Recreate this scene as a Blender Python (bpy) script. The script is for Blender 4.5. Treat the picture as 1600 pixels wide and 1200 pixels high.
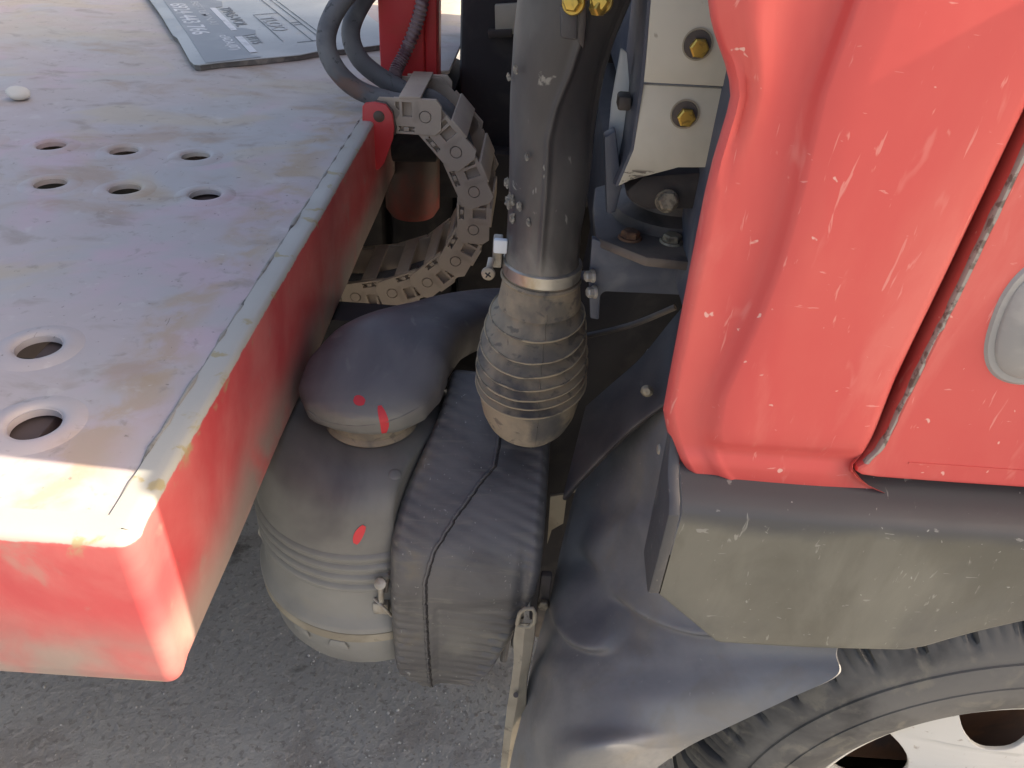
import bpy, bmesh, math, random
from mathutils import Vector, Matrix, noise
random.seed(7)
scn = bpy.context.scene
for o in list(bpy.data.objects): bpy.data.objects.remove(o)
V = Vector
# ------------------------------------------------------------------ camera
F, PIT, ROL, CH = 1186.0, math.radians(35.7), math.radians(4.05), 1.42
cam = bpy.data.objects.new('camera', bpy.data.cameras.new('camera'))
scn.collection.objects.link(cam)
cam.data.sensor_width = 36; cam.data.lens = 36 * F / 1600
cam.data.clip_start = .02; cam.data.clip_end = 3000
cp, sp, cr, sr = math.cos(PIT), math.sin(PIT), math.cos(ROL), math.sin(ROL)
rv, dv, fv = V((cr, sr * sp, sr * cp)), V((sr, -cr * sp, -cr * cp)), V((0, cp, -sp))
m = Matrix((rv, -dv, -fv)).transposed().to_4x4(); m.translation = (0, 0, CH)
cam.matrix_world = m
scn.camera = cam
# ------------------------------------------------------------------ light
SUN_EL, SUN_AZ = math.radians(36), math.radians(3.0)      # sun ahead of the truck, a touch towards the viewer
w = bpy.data.worlds.new('World'); scn.world = w; w.use_nodes = True
nt = w.node_tree; bg = nt.nodes['Background']
sky = nt.nodes.new('ShaderNodeTexSky'); sky.sky_type = 'NISHITA'; sky.sun_disc = False
sky.sun_elevation = SUN_EL; sky.sun_rotation = math.radians(90) + SUN_AZ
sky.dust_density = 4.0; sky.air_density = .75; sky.ozone_density = 1.0
nt.links.new(sky.outputs[0], bg.inputs[0]); bg.inputs[1].default_value = .15
sl = bpy.data.lights.new('sun', 'SUN'); sl.energy = 4.5; sl.angle = math.radians(.53); sl.color = (1, .93, .82)
sun = bpy.data.objects.new('sun', sl); scn.collection.objects.link(sun)
sd = V((math.cos(SUN_EL) * math.cos(SUN_AZ), -math.cos(SUN_EL) * math.sin(SUN_AZ), math.sin(SUN_EL)))
sun.rotation_euler = sd.to_track_quat('Z', 'Y').to_euler(); sun.location = sd * 20
scn.view_settings.view_transform = 'Standard'; scn.view_settings.look = 'None'
scn.view_settings.exposure = 1.35; scn.view_settings.gamma = 1
scn.view_settings.use_white_balance = True; scn.view_settings.white_balance_temperature = 7600; scn.view_settings.white_balance_tint = 12   # balanced for open shade

# ------------------------------------------------------------------ helpers
def ray(u, v):
    x, y = (u - 800) / F, (v - 600) / F
    a, b = x * cr + y * sr, y * cr - x * sr
    return V((a, cp - b * sp, -(sp + b * cp)))
def P(u, v, Y=None, X=None, Z=None):                      # a pixel of the photograph on a known plane
    d = ray(u, v)
    t = X / d.x if X is not None else Y / d.y if Y is not None else (Z - CH) / d.z
    return V((d.x * t, d.y * t, CH + d.z * t))
def lin(x, xs, ys):
    if x <= xs[0]: return ys[0]
    for i in range(1, len(xs)):
        if x <= xs[i]:
            f = (x - xs[i-1]) / (xs[i] - xs[i-1]); return ys[i-1] + (ys[i] - ys[i-1]) * f
    return ys[-1]
def sm(x, a, b):
    t = max(0, min(1, (x - a) / (b - a))); return t * t * (3 - 2 * t)
def crom(pts, n):                                         # smooth resample of a polyline
    pts = [V(p) for p in pts]; out = []
    q = [pts[0] * 2 - pts[1]] + pts + [pts[-1] * 2 - pts[-2]]
    for i in range(1, len(q) - 2):
        for k in range(n):
            t = k / n; a, b, c, d = q[i-1], q[i], q[i+1], q[i+2]
            out.append(.5 * ((2*b) + (c-a)*t + (2*a-5*b+4*c-d)*t*t + (3*b-a-3*c+d)*t**3))
    out.append(pts[-1]); return out
def tag(o, label=None, cat=None, group=None, kind=None):
    for k, v in (('label', label), ('category', cat), ('group', group), ('kind', kind)):
        if v: o[k] = v
    return o
def empty(name, loc, label=None, cat=None, group=None):
    o = bpy.data.objects.new(name, None); scn.collection.objects.link(o); o.location = loc
    o.empty_display_size = .05
    return tag(o, label, cat, group)
WM = {}
def wmat(o):
    l = Matrix.LocRotScale(o.location, o.rotation_euler.to_quaternion(), o.scale)
    return (wmat(o.parent) @ o.matrix_parent_inverse @ l) if o.parent else l
def link(name, me, mat, parent=None, sharp=35, mw=None):
    if mat and not me.materials: me.materials.append(mat)
    if sharp is not None and len(me.polygons):
        me.shade_smooth(); me.set_sharp_from_angle(angle=math.radians(sharp))
    o = bpy.data.objects.new(name, me); scn.collection.objects.link(o)
    if mw is not None: o.location, q, o.scale = mw.decompose(); o.rotation_euler = q.to_euler()
    if parent is not None: o.parent = parent; o.matrix_parent_inverse = wmat(parent).inverted()
    return o
def obj(name, verts, faces, mat, parent=None, sharp=35, bevel=0, seg=2, thick=0, mw=None, fixn=True):
    me = bpy.data.meshes.new(name); bm = bmesh.new()
    vs = [bm.verts.new(v) for v in verts]
    for f in faces:
        try: bm.faces.new([vs[i] for i in f])
        except ValueError: pass
    if fixn: bmesh.ops.recalc_face_normals(bm, faces=bm.faces[:])
    if thick: bmesh.ops.solidify(bm, geom=bm.faces[:], thickness=thick)
    if bevel:
        es = [e for e in bm.edges if len(e.link_faces) == 2 and e.calc_face_angle(0) > .5]
        bmesh.ops.bevel(bm, geom=es, offset=bevel, segments=seg, profile=.5, affect='EDGES', clamp_overlap=True)
    bm.to_mesh(me); bm.free()
    return link(name, me, mat, parent, sharp, mw)
def grid(name, rows, mat, parent=None, cu=False, cv=False, thick=0, caps=False, sharp=40):
    n, k = len(rows), len(rows[0]); vs = [p for r in rows for p in r]; fs = []
    for i in range(n if cv else n - 1):
        for j in range(k if cu else k - 1):
            a, b = i * k + j, i * k + (j + 1) % k; c, d = ((i + 1) % n) * k + (j + 1) % k, ((i + 1) % n) * k + j
            fs.append((a, b, c, d))
    if caps: fs += [tuple(range(k))[::-1], tuple((n - 1) * k + j for j in range(k))]
    return obj(name, vs, fs, mat, parent, sharp, thick=thick)
def frame(d, up=V((0, 0, 1))):
    d = d.normalized(); s = d.cross(up)
    if s.length < 1e-4: s = d.cross(V((0, 1, 0)))
    s.normalize(); return s, s.cross(d).normalized()
def tube(name, path, r, mat, parent=None, n=14, up=V((0, 0, 1)), caps=True, sharp=50, ell=None):
    rows = []; path = [V(p) for p in path]
    for i, p in enumerate(path):
        d = path[min(i + 1, len(path) - 1)] - path[max(i - 1, 0)]
        s, t = frame(d, up); rr = r[i] if isinstance(r, (list, tuple)) else r
        a, b = (rr, rr) if ell is None else (rr, ell[i])
        rows.append([p + s * math.cos(2*math.pi*k/n) * a + t * math.sin(2*math.pi*k/n) * b for k in range(n)])
    return grid(name, rows, mat, parent, cu=True, caps=caps, sharp=sharp)
def lathe(name, prof, org, axis, mat, parent=None, n=40, sharp=35, mod=None):
    axis = V(axis).normalized(); s, t = frame(axis, V((0, 0, 1)) if abs(axis.z) < .9 else V((0, 1, 0)))
    rows = []
    for r, h in prof:
        row = []
        for k in range(n):
            a = 2 * math.pi * k / n; rr = r + (mod(r, h, a) if mod else 0)
            row.append(V(org) + axis * h + (s * math.cos(a) + t * math.sin(a)) * rr)
        rows.append(row)
    return grid(name, rows, mat, parent, cu=True, caps=False, sharp=sharp)
def box(name, lo, hi, mat, parent=None, bevel=.003, rot=None, mw=None):
    lo, hi = V(lo), V(hi)
    vs = [V((x, y, z)) for z in (lo.z, hi.z) for y in (lo.y, hi.y) for x in (lo.x, hi.x)]
    if rot is not None:
        c = (lo + hi) / 2; vs = [c + rot @ (v - c) for v in vs]
    fs = [(0,2,3,1), (4,5,7,6), (0,1,5,4), (2,6,7,3), (0,4,6,2), (1,3,7,5)]
    return obj(name, vs, fs, mat, parent, 35, bevel=bevel, mw=mw)
def prism(name, poly, ext, mat, parent=None, bevel=.002, sharp=35):   # polygon (3-D points) pushed along ext
    poly = [V(p) for p in poly]; n = len(poly); e = V(ext)
    vs = poly + [p + e for p in poly]
    fs = [tuple(range(n)), tuple(range(n, 2 * n))[::-1]] + [(i, (i + 1) % n, n + (i + 1) % n, n + i) for i in range(n)]
    return obj(name, vs, fs, mat, parent, sharp, bevel=bevel)
def plate2d(outline, holes, thick, bev=0):                 # flat plate with holes -> mesh, z in +-thick/2
    cu = bpy.data.curves.new('plate', 'CURVE'); cu.dimensions = '2D'; cu.fill_mode = 'BOTH'
    cu.extrude = thick / 2 - bev; cu.bevel_depth = bev; cu.offset = -bev; cu.bevel_resolution = 1
    for pts in [outline] + holes:
        s = cu.splines.new('POLY'); s.points.add(len(pts) - 1); s.use_cyclic_u = True
        for q, p in zip(s.points, pts): q.co = (p[0], p[1], 0, 1)
    o = bpy.data.objects.new('plate', cu); me = bpy.data.meshes.new_from_object(o)
    bpy.data.objects.remove(o); bpy.data.curves.remove(cu)
    return me
def circ(x, y, r, n=28, ry=None): return [(x + r * math.cos(2*math.pi*k/n), y + (ry or r) * math.sin(2*math.pi*k/n)) for k in range(n)]
def bolt(name, p, axis, r, h, mat, parent, washer=None, wmat_=None):
    axis = V(axis).normalized(); p = V(p)
    pr = [(0, h), (r * .55, h), (r * .82, h * .97), (r, h * .8), (r, 0), (0, 0)]
    o = lathe(name, pr, p, axis, mat, parent, n=6, sharp=25)
    if washer: lathe('washer', [(0, .0025), (washer*.93, .0025), (washer, .001), (washer, -.001), (0, -.001)], p, axis, wmat_ or mat, o, n=24)
    return o
def nz(p, s=1.0, seed=0): return noise.noise(V(p) * s + V((seed * 7.1, seed * 3.3, seed)))

# ------------------------------------------------------------------ materials
def M(name, base, rough=.6, metal=0, layers=(), bumps=(), coat=0, spec=.5, rvar=0):
    mt = bpy.data.materials.new(name); mt.use_nodes = True; t = mt.node_tree; N = t.nodes; L = t.links
    bs = N['Principled BSDF']; bs.inputs['Roughness'].default_value = rough; bs.inputs['Metallic'].default_value = metal
    bs.inputs['Specular IOR Level'].default_value = spec; bs.inputs['Coat Weight'].default_value = coat
    tc = N.new('ShaderNodeTexCoord'); geo = N.new('ShaderNodeNewGeometry')
    sep = N.new('ShaderNodeSeparateXYZ'); L.new(tc.outputs['Object'], sep.inputs[0])
    def tex(scale, stretch=(1,1,1), rot=(0,0,0), detail=4, dist=0, rough_=.55):
        mp = N.new('ShaderNodeMapping'); L.new(tc.outputs['Object'], mp.inputs[0])
        mp.inputs['Scale'].default_value = stretch; mp.inputs['Rotation'].default_value = rot
        n = N.new('ShaderNodeTexNoise'); L.new(mp.outputs[0], n.inputs['Vector'])
        n.inputs['Scale'].default_value = scale; n.inputs['Detail'].default_value = detail
        n.inputs['Distortion'].default_value = dist; n.inputs['Roughness'].default_value = rough_
        return n.outputs['Fac']
    def rng(x, a, b, lo=0, hi=1):
        r = N.new('ShaderNodeMapRange'); r.interpolation_type = 'SMOOTHSTEP'
        L.new(x, r.inputs[0]); r.inputs[1].default_value = a; r.inputs[2].default_value = b
        r.inputs[3].default_value = lo; r.inputs[4].default_value = hi; return r.outputs[0]
    def mul(a, b):
        x = N.new('ShaderNodeMath'); x.operation = 'MULTIPLY'
        for i, q in enumerate((a, b)):
            if isinstance(q, (int, float)): x.inputs[i].default_value = q
            else: L.new(q, x.inputs[i])
        return x.outputs[0]
    def add(a, b):
        x = N.new('ShaderNodeMath'); x.operation = 'ADD'
        for i, q in enumerate((a, b)):
            if isinstance(q, (int, float)): x.inputs[i].default_value = q
            else: L.new(q, x.inputs[i])
        return x.outputs[0]
    col = None
    for l in layers:
        f = rng(tex(l.get('scale', 8), l.get('stretch', (1,1,1)), l.get('rot', (0,0,0)), l.get('detail', 5), l.get('dist', .4)), l['lo'], l['hi'])
        f = mul(f, l.get('amt', 1))
        if 'up' in l:
            sn = N.new('ShaderNodeSeparateXYZ'); L.new(geo.outputs['Normal'], sn.inputs[0])
            f = mul(f, rng(sn.outputs[2], l['up'][0], l['up'][1]))
        for ax in 'xyz':
            if ax in l:                                    # keep the layer to a band of the thing, with a ragged edge
                a, b = l[ax]; j = mul(add(tex(l.get('jag', 40), detail=4), -.5), l.get('jamp', .0))
                f = mul(f, rng(add(sep.outputs['xyz'.index(ax)], j), a, b))
        if 'band' in l:
            ax, a, b, c, d = l['band']; q = sep.outputs['xyz'.index(ax)]
            j = mul(add(tex(l.get('jag', 40), detail=4), -.5), l.get('jamp', .0)); q = add(q, j)
            f = mul(mul(f, rng(q, a, b)), rng(q, c, d, 1, 0))
        mx = N.new('ShaderNodeMix'); mx.data_type = 'RGBA'; L.new(f, mx.inputs[0])
        if col is None: mx.inputs[6].default_value = (*base, 1)
        else: L.new(col, mx.inputs[6])
        mx.inputs[7].default_value = (*l['col'], 1); col = mx.outputs[2]
    if col is None: bs.inputs['Base Color'].default_value = (*base, 1)
    else: L.new(col, bs.inputs['Base Color'])
    if rvar:
        L.new(rng(tex(12, detail=5), .3, .7, rough - rvar, rough + rvar), bs.inputs['Roughness'])
    prev = None
    for b in bumps:
        bp = N.new('ShaderNodeBump'); bp.inputs['Strength'].default_value = b.get('str', .3); bp.inputs['Distance'].default_value = b.get('dist', .002)
        L.new(tex(b['scale'], b.get('stretch', (1,1,1)), b.get('rot', (0,0,0)), b.get('detail', 5)), bp.inputs['Height'])
        if prev is not None: L.new(prev, bp.inputs['Normal'])
        prev = bp.outputs[0]
    if prev is not None: L.new(prev, bs.inputs['Normal'])
    return mt
SCR = dict(scale=1, dist=.2, detail=2)
def scr(col, st, rot, lo, hi, amt): return dict(col=col, scale=1, stretch=st, rot=rot, lo=lo, hi=hi, amt=amt, dist=.6, detail=3)
DUST = (.30, .27, .22)
deck_m = M('worn_deck_steel', (.45, .40, .395), .62, .0, [
    dict(col=(.41, .405, .40), scale=2.4, lo=.44, hi=.60, amt=.95, dist=.8),
    dict(col=(.50, .385, .42), scale=3.0, lo=.50, hi=.64, amt=.85, dist=1),
    dict(col=(.47, .41, .32), scale=3.6, lo=.50, hi=.64, amt=.85, stretch=(.8, 1.1, 1), dist=1),
    dict(col=(.48, .43, .34), scale=1.2, lo=.3, hi=.6, amt=.7, y=(1.3, 2.2), jamp=.5, jag=3),
    dict(col=(.36, .25, .16), scale=6, lo=.54, hi=.70, amt=.6, stretch=(.8, 1.2, 1), detail=9),
    dict(col=(.31, .26, .22), scale=15, lo=.56, hi=.72, amt=.65, stretch=(.8, 1.2, 1), detail=10),
    dict(col=(.42, .30, .17), scale=14, lo=.42, hi=.6, amt=.6, band=('x', -.46, -.42, -.40, -.35), detail=7, jamp=.12, jag=6),
    dict(col=(.27, .235, .20), scale=44, lo=.60, hi=.72, amt=.5, detail=10),
    dict(col=(.55, .53, .50), scale=26, lo=.60, hi=.74, amt=.45, detail=10),
    dict(col=(.17, .15, .13), scale=95, lo=.68, hi=.74, amt=.7, detail=4),
    scr((.17, .155, .14), (150, 34, 30), (0, 0, .5), .73, .755, .7),
    scr((.60, .58, .55), (40, 150, 30), (0, 0, .3), .71, .75, .5),
    ], [dict(scale=30, str=.15), dict(scale=240, str=.12, dist=.0006)], rvar=.1)
rail_m = M('worn_red_beam', (.52, .065, .07), .5, 0, [
    dict(col=(.58, .17, .155), scale=6, lo=.38, hi=.65, amt=.7),
    dict(col=(.30, .235, .20), scale=5, lo=.25, hi=.5, amt=.95, band=('z', .60, .61, .735, .83), jamp=.06, jag=5),
    dict(col=(.36, .25, .2), scale=16, lo=.6, hi=.72, amt=.45, detail=7),
    dict(col=(.41, .405, .365), scale=2, lo=.0, hi=.1, amt=1, z=(.9135, .9155), jamp=.008, jag=55),
    dict(col=(.36, .30, .16), scale=25, lo=.58, hi=.66, amt=.9, z=(.895, .915), jamp=.02),
    dict(col=(.40, .33, .2), scale=20, lo=.5, hi=.62, amt=.9, band=('z', .70, .702, .712, .718), jamp=.006, jag=60),
    ], [dict(scale=60, str=.12), dict(scale=9, str=.12, dist=.006)], rvar=.1)
weld_m = M('weld_bead', (.30, .29, .26), .7, .1, [dict(col=(.10, .095, .085), scale=26, lo=.5, hi=.66)], [dict(scale=160, str=.5)])
cabred = M('faded_red_paint', (.62, .082, .072), .55, 0, [
    dict(col=(.66, .115, .095), scale=3, lo=.35, hi=.7, amt=.8),
    dict(col=(.60, .062, .06), scale=5, lo=.5, hi=.68, amt=.6, stretch=(1.6, 1, .5)),
    scr((.72, .26, .22), (160, 30, 28), (0, .5, 0), .66, .72, .7),
    scr((.74, .30, .26), (40, 30, 170), (0, .3, 0), .70, .74, .7),
    scr((.70, .20, .17), (60, 30, 14), (0, .25, 0), .64, .74, .5),
    dict(col=(.75, .45, .38), scale=75, lo=.72, hi=.75, amt=.8, detail=2),
    dict(col=(.70, .17, .14), scale=11, lo=.52, hi=.70, amt=.55, stretch=(1.6, 1, .45), rot=(0, .3, 0), detail=9),
    dict(col=(.50, .10, .08), scale=16, lo=.58, hi=.72, amt=.4, detail=9, band=('z', .9, .95, 1.01, 1.06), jamp=.04, jag=12),
    ], [dict(scale=5, str=.06, dist=.01), dict(scale=300, str=.05, dist=.0004)], coat=.05, rvar=.08)
jamb_m = M('door_jamb', (.05, .008, .01), .7, 0, [dict(col=(.08, .04, .03), scale=20, lo=.5, hi=.7)])
bare_m = M('bare_chipped_metal', (.33, .29, .26), .6, .2, [dict(col=(.16, .12, .1), scale=120, lo=.5, hi=.62)], [dict(scale=200, str=.4)])
plastic = M('black_dusty_plastic', (.05, .05, .054), .5, 0, [
    dict(col=(.105, .105, .105), scale=7, lo=.3, hi=.65, amt=.7, up=(-.4, .9)),
    dict(col=(.15, .14, .12), scale=26, lo=.55, hi=.72, amt=.5, detail=8),
    scr((.22, .21, .19), (30, 120, 190), (.4, .3, .5), .68, .73, .6),
    dict(col=(.24, .225, .2), scale=150, lo=.68, hi=.74, amt=.5, detail=2)],
    [dict(scale=140, str=.12, dist=.001), dict(scale=12, str=.15, dist=.004)], rvar=.12)
reson_m = M('black_ribbed_plastic', (.060, .058, .060), .5, 0, [
    dict(col=(.135, .13, .128), scale=9, lo=.3, hi=.6, amt=.8, up=(-.7, .6)),
    dict(col=(.16, .15, .13), scale=1, stretch=(14, 90, 90), rot=(.3, 0, -.5), lo=.54, hi=.7, amt=.55, detail=5),
    dict(col=(.20, .19, .16), scale=7, lo=.45, hi=.65, amt=.55, band=('z', .2, .3, .42, .55)),
    dict(col=(.17, .14, .09), scale=9, lo=.5, hi=.65, amt=.6, band=('x', -.2, -.19, -.12, -.10)),
    scr((.30, .29, .27), (150, 50, 60), (.4, .8, .5), .70, .735, .7),
    dict(col=(.32, .31, .29), scale=170, lo=.70, hi=.75, amt=.6, detail=2)],
    [dict(scale=120, str=.15, dist=.001), dict(scale=1, stretch=(8, 120, 120), rot=(.3, 0, -.5), str=.2, dist=.002)], rvar=.1)
filter_m = M('grey_black_filter_plastic', (.062, .058, .062), .5, 0, [
    dict(col=(.20, .20, .18), scale=3.5, lo=.35, hi=.62, amt=.8),
    dict(col=(.24, .235, .215), scale=4, lo=.2, hi=.6, amt=.85, band=('z', .0, .1, .50, .66)),
    dict(col=(.22, .205, .17), scale=18, lo=.56, hi=.72, amt=.4, detail=8)],
    [dict(scale=140, str=.1, dist=.001)], rvar=.1)
hood_m = M('grey_black_duct_plastic', (.075, .070, .076), .45, 0, [
    dict(col=(.16, .15, .145), scale=5, lo=.4, hi=.65, amt=.8),
    scr((.17, .165, .15), (40, 20, 30), (.2, .3, .7), .62, .72, .5),
    dict(col=(.20, .20, .175), scale=4, lo=.3, hi=.55, amt=.8, band=('y', .6, .68, .80, .86))],
    [dict(scale=130, str=.1, dist=.001)], rvar=.1)
tanplas = M('dusty_tan_rubber', (.12, .108, .09), .75, 0, [
    dict(col=(.31, .25, .17), scale=11, lo=.36, hi=.6, amt=.9, detail=7),
    dict(col=(.060, .058, .058), scale=55, lo=.56, hi=.66, amt=.6, detail=9, stretch=(1, 1, 1.4)), dict(col=(.06, .06, .062), scale=9, lo=.55, hi=.66, amt=.75, detail=9),
    dict(col=(.38, .31, .20), scale=7, lo=.45, hi=.6, amt=.5, band=('z', .7, .72, .80, .86))],
    [dict(scale=220, str=.2, dist=.0008), dict(scale=40, str=.15)])
lip_m = M('pale_tan_rubber_lip', (.36, .29, .19), .8, 0, [dict(col=(.10, .09, .075), scale=30, lo=.5, hi=.62, amt=.8)])  # lighter tan than the bellows, for the pleat edges
pipe_m = M('black_dusty_snorkel', (.045, .043, .044), .42, 0, [
    dict(col=(.12, .118, .11), scale=7, lo=.38, hi=.62, amt=.7, stretch=(1, 1, .35)),
    dict(col=(.20, .19, .17), scale=9, lo=.42, hi=.6, amt=.8, band=('z', .9, .95, 1.02, 1.09), jamp=.05, jag=14),
    scr((.25, .245, .23), (110, 110, 30), (.3, .2, .1), .70, .75, .8),
    dict(col=(.26, .25, .22), scale=34, lo=.69, hi=.74, amt=.8, detail=4)],
    [dict(scale=120, str=.12, dist=.001), dict(scale=10, str=.2, dist=.004)], rvar=.1)
scar_m = M('dusty_scar', (.13, .125, .115), .8, 0, [dict(col=(.24, .23, .2), scale=200, lo=.45, hi=.6)], [dict(scale=300, str=.4)])
mud_m = M('dusty_mudguard_plastic', (.12, .12, .125), .55, 0, [
    dict(col=(.25, .25, .245), scale=4.5, lo=.32, hi=.62, amt=.85, up=(-.6, .5)),
    dict(col=(.26, .25, .225), scale=6, lo=.35, hi=.6, amt=.8, band=('z', .0, .1, .45, .62), jamp=.1, jag=5),
    dict(col=(.20, .18, .15), scale=14, lo=.52, hi=.7, amt=.6, detail=9, stretch=(1, 1, .6)),
    dict(col=(.30, .29, .27), scale=120, lo=.72, hi=.76, amt=.6, detail=2)],
    [dict(scale=5, str=.25, dist=.02), dict(scale=160, str=.1, dist=.001)], rvar=.08)
fend_m = M('dusty_fender_plastic', (.055, .056, .058), .52, 0, [
    dict(col=(.135, .13, .105), scale=4, lo=.25, hi=.5, amt=.9, band=('z', .6, .7, .945, .965), jamp=.03, jag=16),
    dict(col=(.085, .08, .062), scale=10, lo=.48, hi=.66, amt=.75, stretch=(1.4, 1, .5), band=('z', .6, .7, .95, .97)),
    dict(col=(.19, .185, .15), scale=6, lo=.52, hi=.68, amt=.6, band=('z', .6, .7, .90, .96), stretch=(1.5, 1, .4), rot=(0, .35, 0)),
    scr((.30, .295, .26), (150, 60, 40), (0, .5, 0), .675, .73, .55),
    scr((.28, .275, .25), (50, 60, 170), (0, .4, 0), .70, .74, .55),
    dict(col=(.33, .33, .30), scale=130, lo=.72, hi=.76, amt=.7, detail=2)],
    [dict(scale=260, str=.15, dist=.0006), dict(scale=8, str=.1, dist=.005)], rvar=.08)
liner_m = M('dull_black_liner', (.045, .040, .042), .6, 0, [dict(col=(.075, .068, .066), scale=8, lo=.42, hi=.65, amt=.8), scr((.10, .095, .09), (40, 60, 60), (.4, .8, .5), .66, .74, .5)], [dict(scale=90, str=.12)])
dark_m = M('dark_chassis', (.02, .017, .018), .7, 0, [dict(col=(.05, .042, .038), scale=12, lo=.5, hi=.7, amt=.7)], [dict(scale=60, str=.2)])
under_m = M('deck_underframe_steel', (.08, .06, .06), .8, 0, [dict(col=(.10, .075, .07), scale=12, lo=.5, hi=.7, amt=.7)], [dict(scale=60, str=.2)])
steel_m = M('greasy_steel', (.085, .072, .066), .6, .1, [dict(col=(.15, .12, .095), scale=14, lo=.45, hi=.65, amt=.8), dict(col=(.035, .03, .028), scale=9, lo=.5, hi=.62, amt=.8)], [dict(scale=90, str=.25)])
rust_m = M('rusty_nut', (.17, .085, .045), .8, .1, [dict(col=(.08, .04, .025), scale=70, lo=.45, hi=.6)], [dict(scale=120, str=.4)])
nut_m = M('dull_nut', (.30, .26, .19), .55, .4, [dict(col=(.14, .12, .09), scale=60, lo=.45, hi=.6)], [dict(scale=150, str=.2)])
gold_m = M('zinc_gold_bolt', (.55, .36, .08), .35, .75, [dict(col=(.3, .2, .06), scale=80, lo=.5, hi=.65)])
cream_m = M('cream_painted_steel', (.50, .47, .385), .5, 0, [dict(col=(.40, .37, .29), scale=5, lo=.4, hi=.65), dict(col=(.2, .17, .13), scale=50, lo=.68, hi=.74, amt=.6), dict(col=(.08, .07, .06), scale=1, stretch=(60, 20, 150), lo=.52, hi=.58, amt=.9, band=('z', 1.128, 1.132, 1.143, 1.146))], [dict(scale=200, str=.06, dist=.0005)])
pale_m = M('pale_blue_white', (.62, .66, .68), .5, 0, [dict(col=(.45, .47, .48), scale=8, lo=.4, hi=.7)])  # skylit blue-white of the flange put into the base colour
blue_m = M('dark_blue_grey_paint', (.055, .065, .09), .5, 0, [dict(col=(.09, .10, .12), scale=20, lo=.45, hi=.65)], [dict(scale=60, str=.2)])
chain_m = M('tan_dusty_chain_plastic', (.47, .375, .295), .62, 0, [dict(col=(.52, .43, .33), scale=7, lo=.4, hi=.65), dict(col=(.34, .265, .205), scale=22, lo=.55, hi=.72, amt=.6)], [dict(scale=150, str=.1, dist=.0006)])
hose_m = M('grey_rubber_hose', (.115, .115, .12), .65, 0, [dict(col=(.19, .19, .185), scale=10, lo=.4, hi=.65, amt=.8), dict(col=(.19, .11, .08), scale=7, lo=.58, hi=.68, amt=.8), dict(col=(.05, .05, .05), scale=50, lo=.62, hi=.68, amt=.8)], [dict(scale=90, str=.25)])
cond_m = M('corrugated_conduit', (.12, .05, .06), .5, 0, [dict(col=(.24, .16, .16), scale=30, lo=.4, hi=.6)])
postred = M('red_post_paint', (.62, .045, .05), .4, 0, [dict(col=(.5, .07, .05), scale=8, lo=.5, hi=.7, amt=.6)], coat=.1)
dirtyred = M('dirty_red_steel', (.30, .045, .03), .6, 0, [dict(col=(.085, .06, .045), scale=4, lo=.38, hi=.55, amt=.95), dict(col=(.13, .09, .06), scale=12, lo=.5, hi=.7, amt=.6)], [dict(scale=40, str=.2)])
metal_m = M('clamp_steel', (.46, .44, .39), .38, .75, [dict(col=(.33, .27, .18), scale=20, lo=.5, hi=.68, amt=.8), dict(col=(.14, .13, .12), scale=26, lo=.58, hi=.7, amt=.7)], [dict(scale=200, str=.1)])
zinc_m = M('dusty_zinc', (.36, .34, .30), .5, .35, [dict(col=(.26, .22, .17), scale=40, lo=.4, hi=.65)], [dict(scale=200, str=.15)])
strap_m = M('dusty_tan_steel_strap', (.30, .265, .20), .65, .05, [dict(col=(.22, .19, .14), scale=14, lo=.4, hi=.65), dict(col=(.10, .08, .06), scale=40, lo=.62, hi=.7, amt=.6)], [dict(scale=100, str=.15)])
tyre_m = M('dusty_tyre_rubber', (.045, .044, .043), .75, 0, [dict(col=(.15, .145, .135), scale=8, lo=.32, hi=.62, amt=.8), dict(col=(.20, .185, .15), scale=30, lo=.52, hi=.7, amt=.55, detail=8)], [dict(scale=130, str=.2, dist=.001)])
rim_m = M('white_painted_rim', (.60, .585, .54), .45, .05, [dict(col=(.50, .44, .33), scale=7, lo=.45, hi=.65, amt=.7), dict(col=(.26, .21, .16), scale=38, lo=.62, hi=.70, amt=.75, stretch=(1, 1, 1.5)), dict(col=(.33, .25, .17), scale=90, lo=.66, hi=.72, amt=.6)], [dict(scale=80, str=.1, dist=.001)])
drum_m = M('rusty_brake_drum', (.14, .065, .035), .8, .1, [dict(col=(.06, .035, .028), scale=9, lo=.45, hi=.6)])
redmark = M('red_paint_mark', (.62, .04, .05), .6)
board_m = M('weathered_sign_board', (.47, .50, .48), .55, 0, [dict(col=(.39, .42, .41), scale=4, lo=.4, hi=.65), dict(col=(.52, .50, .43), scale=9, lo=.55, hi=.7, amt=.6), dict(col=(.33, .35, .34), scale=60, lo=.6, hi=.7, amt=.5)], [dict(scale=60, str=.08)])
boardgrey = M('grey_printed_band', (.26, .285, .295), .55, 0, [dict(col=(.33, .35, .35), scale=9, lo=.5, hi=.7, amt=.7)])
print_w = M('white_lettering', (.62, .64, .64), .6, 0, [dict(col=(.40, .42, .42), scale=18, lo=.5, hi=.65, amt=.7)])
print_g = M('grey_lettering', (.20, .215, .22), .6, 0, [dict(col=(.38, .40, .40), scale=14, lo=.5, hi=.66, amt=.8)])
print_m = M('faded_lettering', (.40, .42, .42), .6, 0, [dict(col=(.31, .33, .33), scale=14, lo=.5, hi=.66, amt=.8)])
core_m = M('board_foam_core', (.17, .16, .145), .9, 0, [dict(col=(.28, .26, .22), scale=30, lo=.45, hi=.65)], [dict(scale=80, str=.6)])
stone_m = M('white_stone', (.62, .60, .54), .85, 0, [], [dict(scale=60, str=.3)])
lampgrey = M('grey_plastic_bezel', (.28, .27, .26), .4, 0, [dict(col=(.36, .34, .32), scale=20, lo=.45, hi=.65)])
lampsilver = M('silver_cap', (.5, .5, .47), .25, .6)
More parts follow.
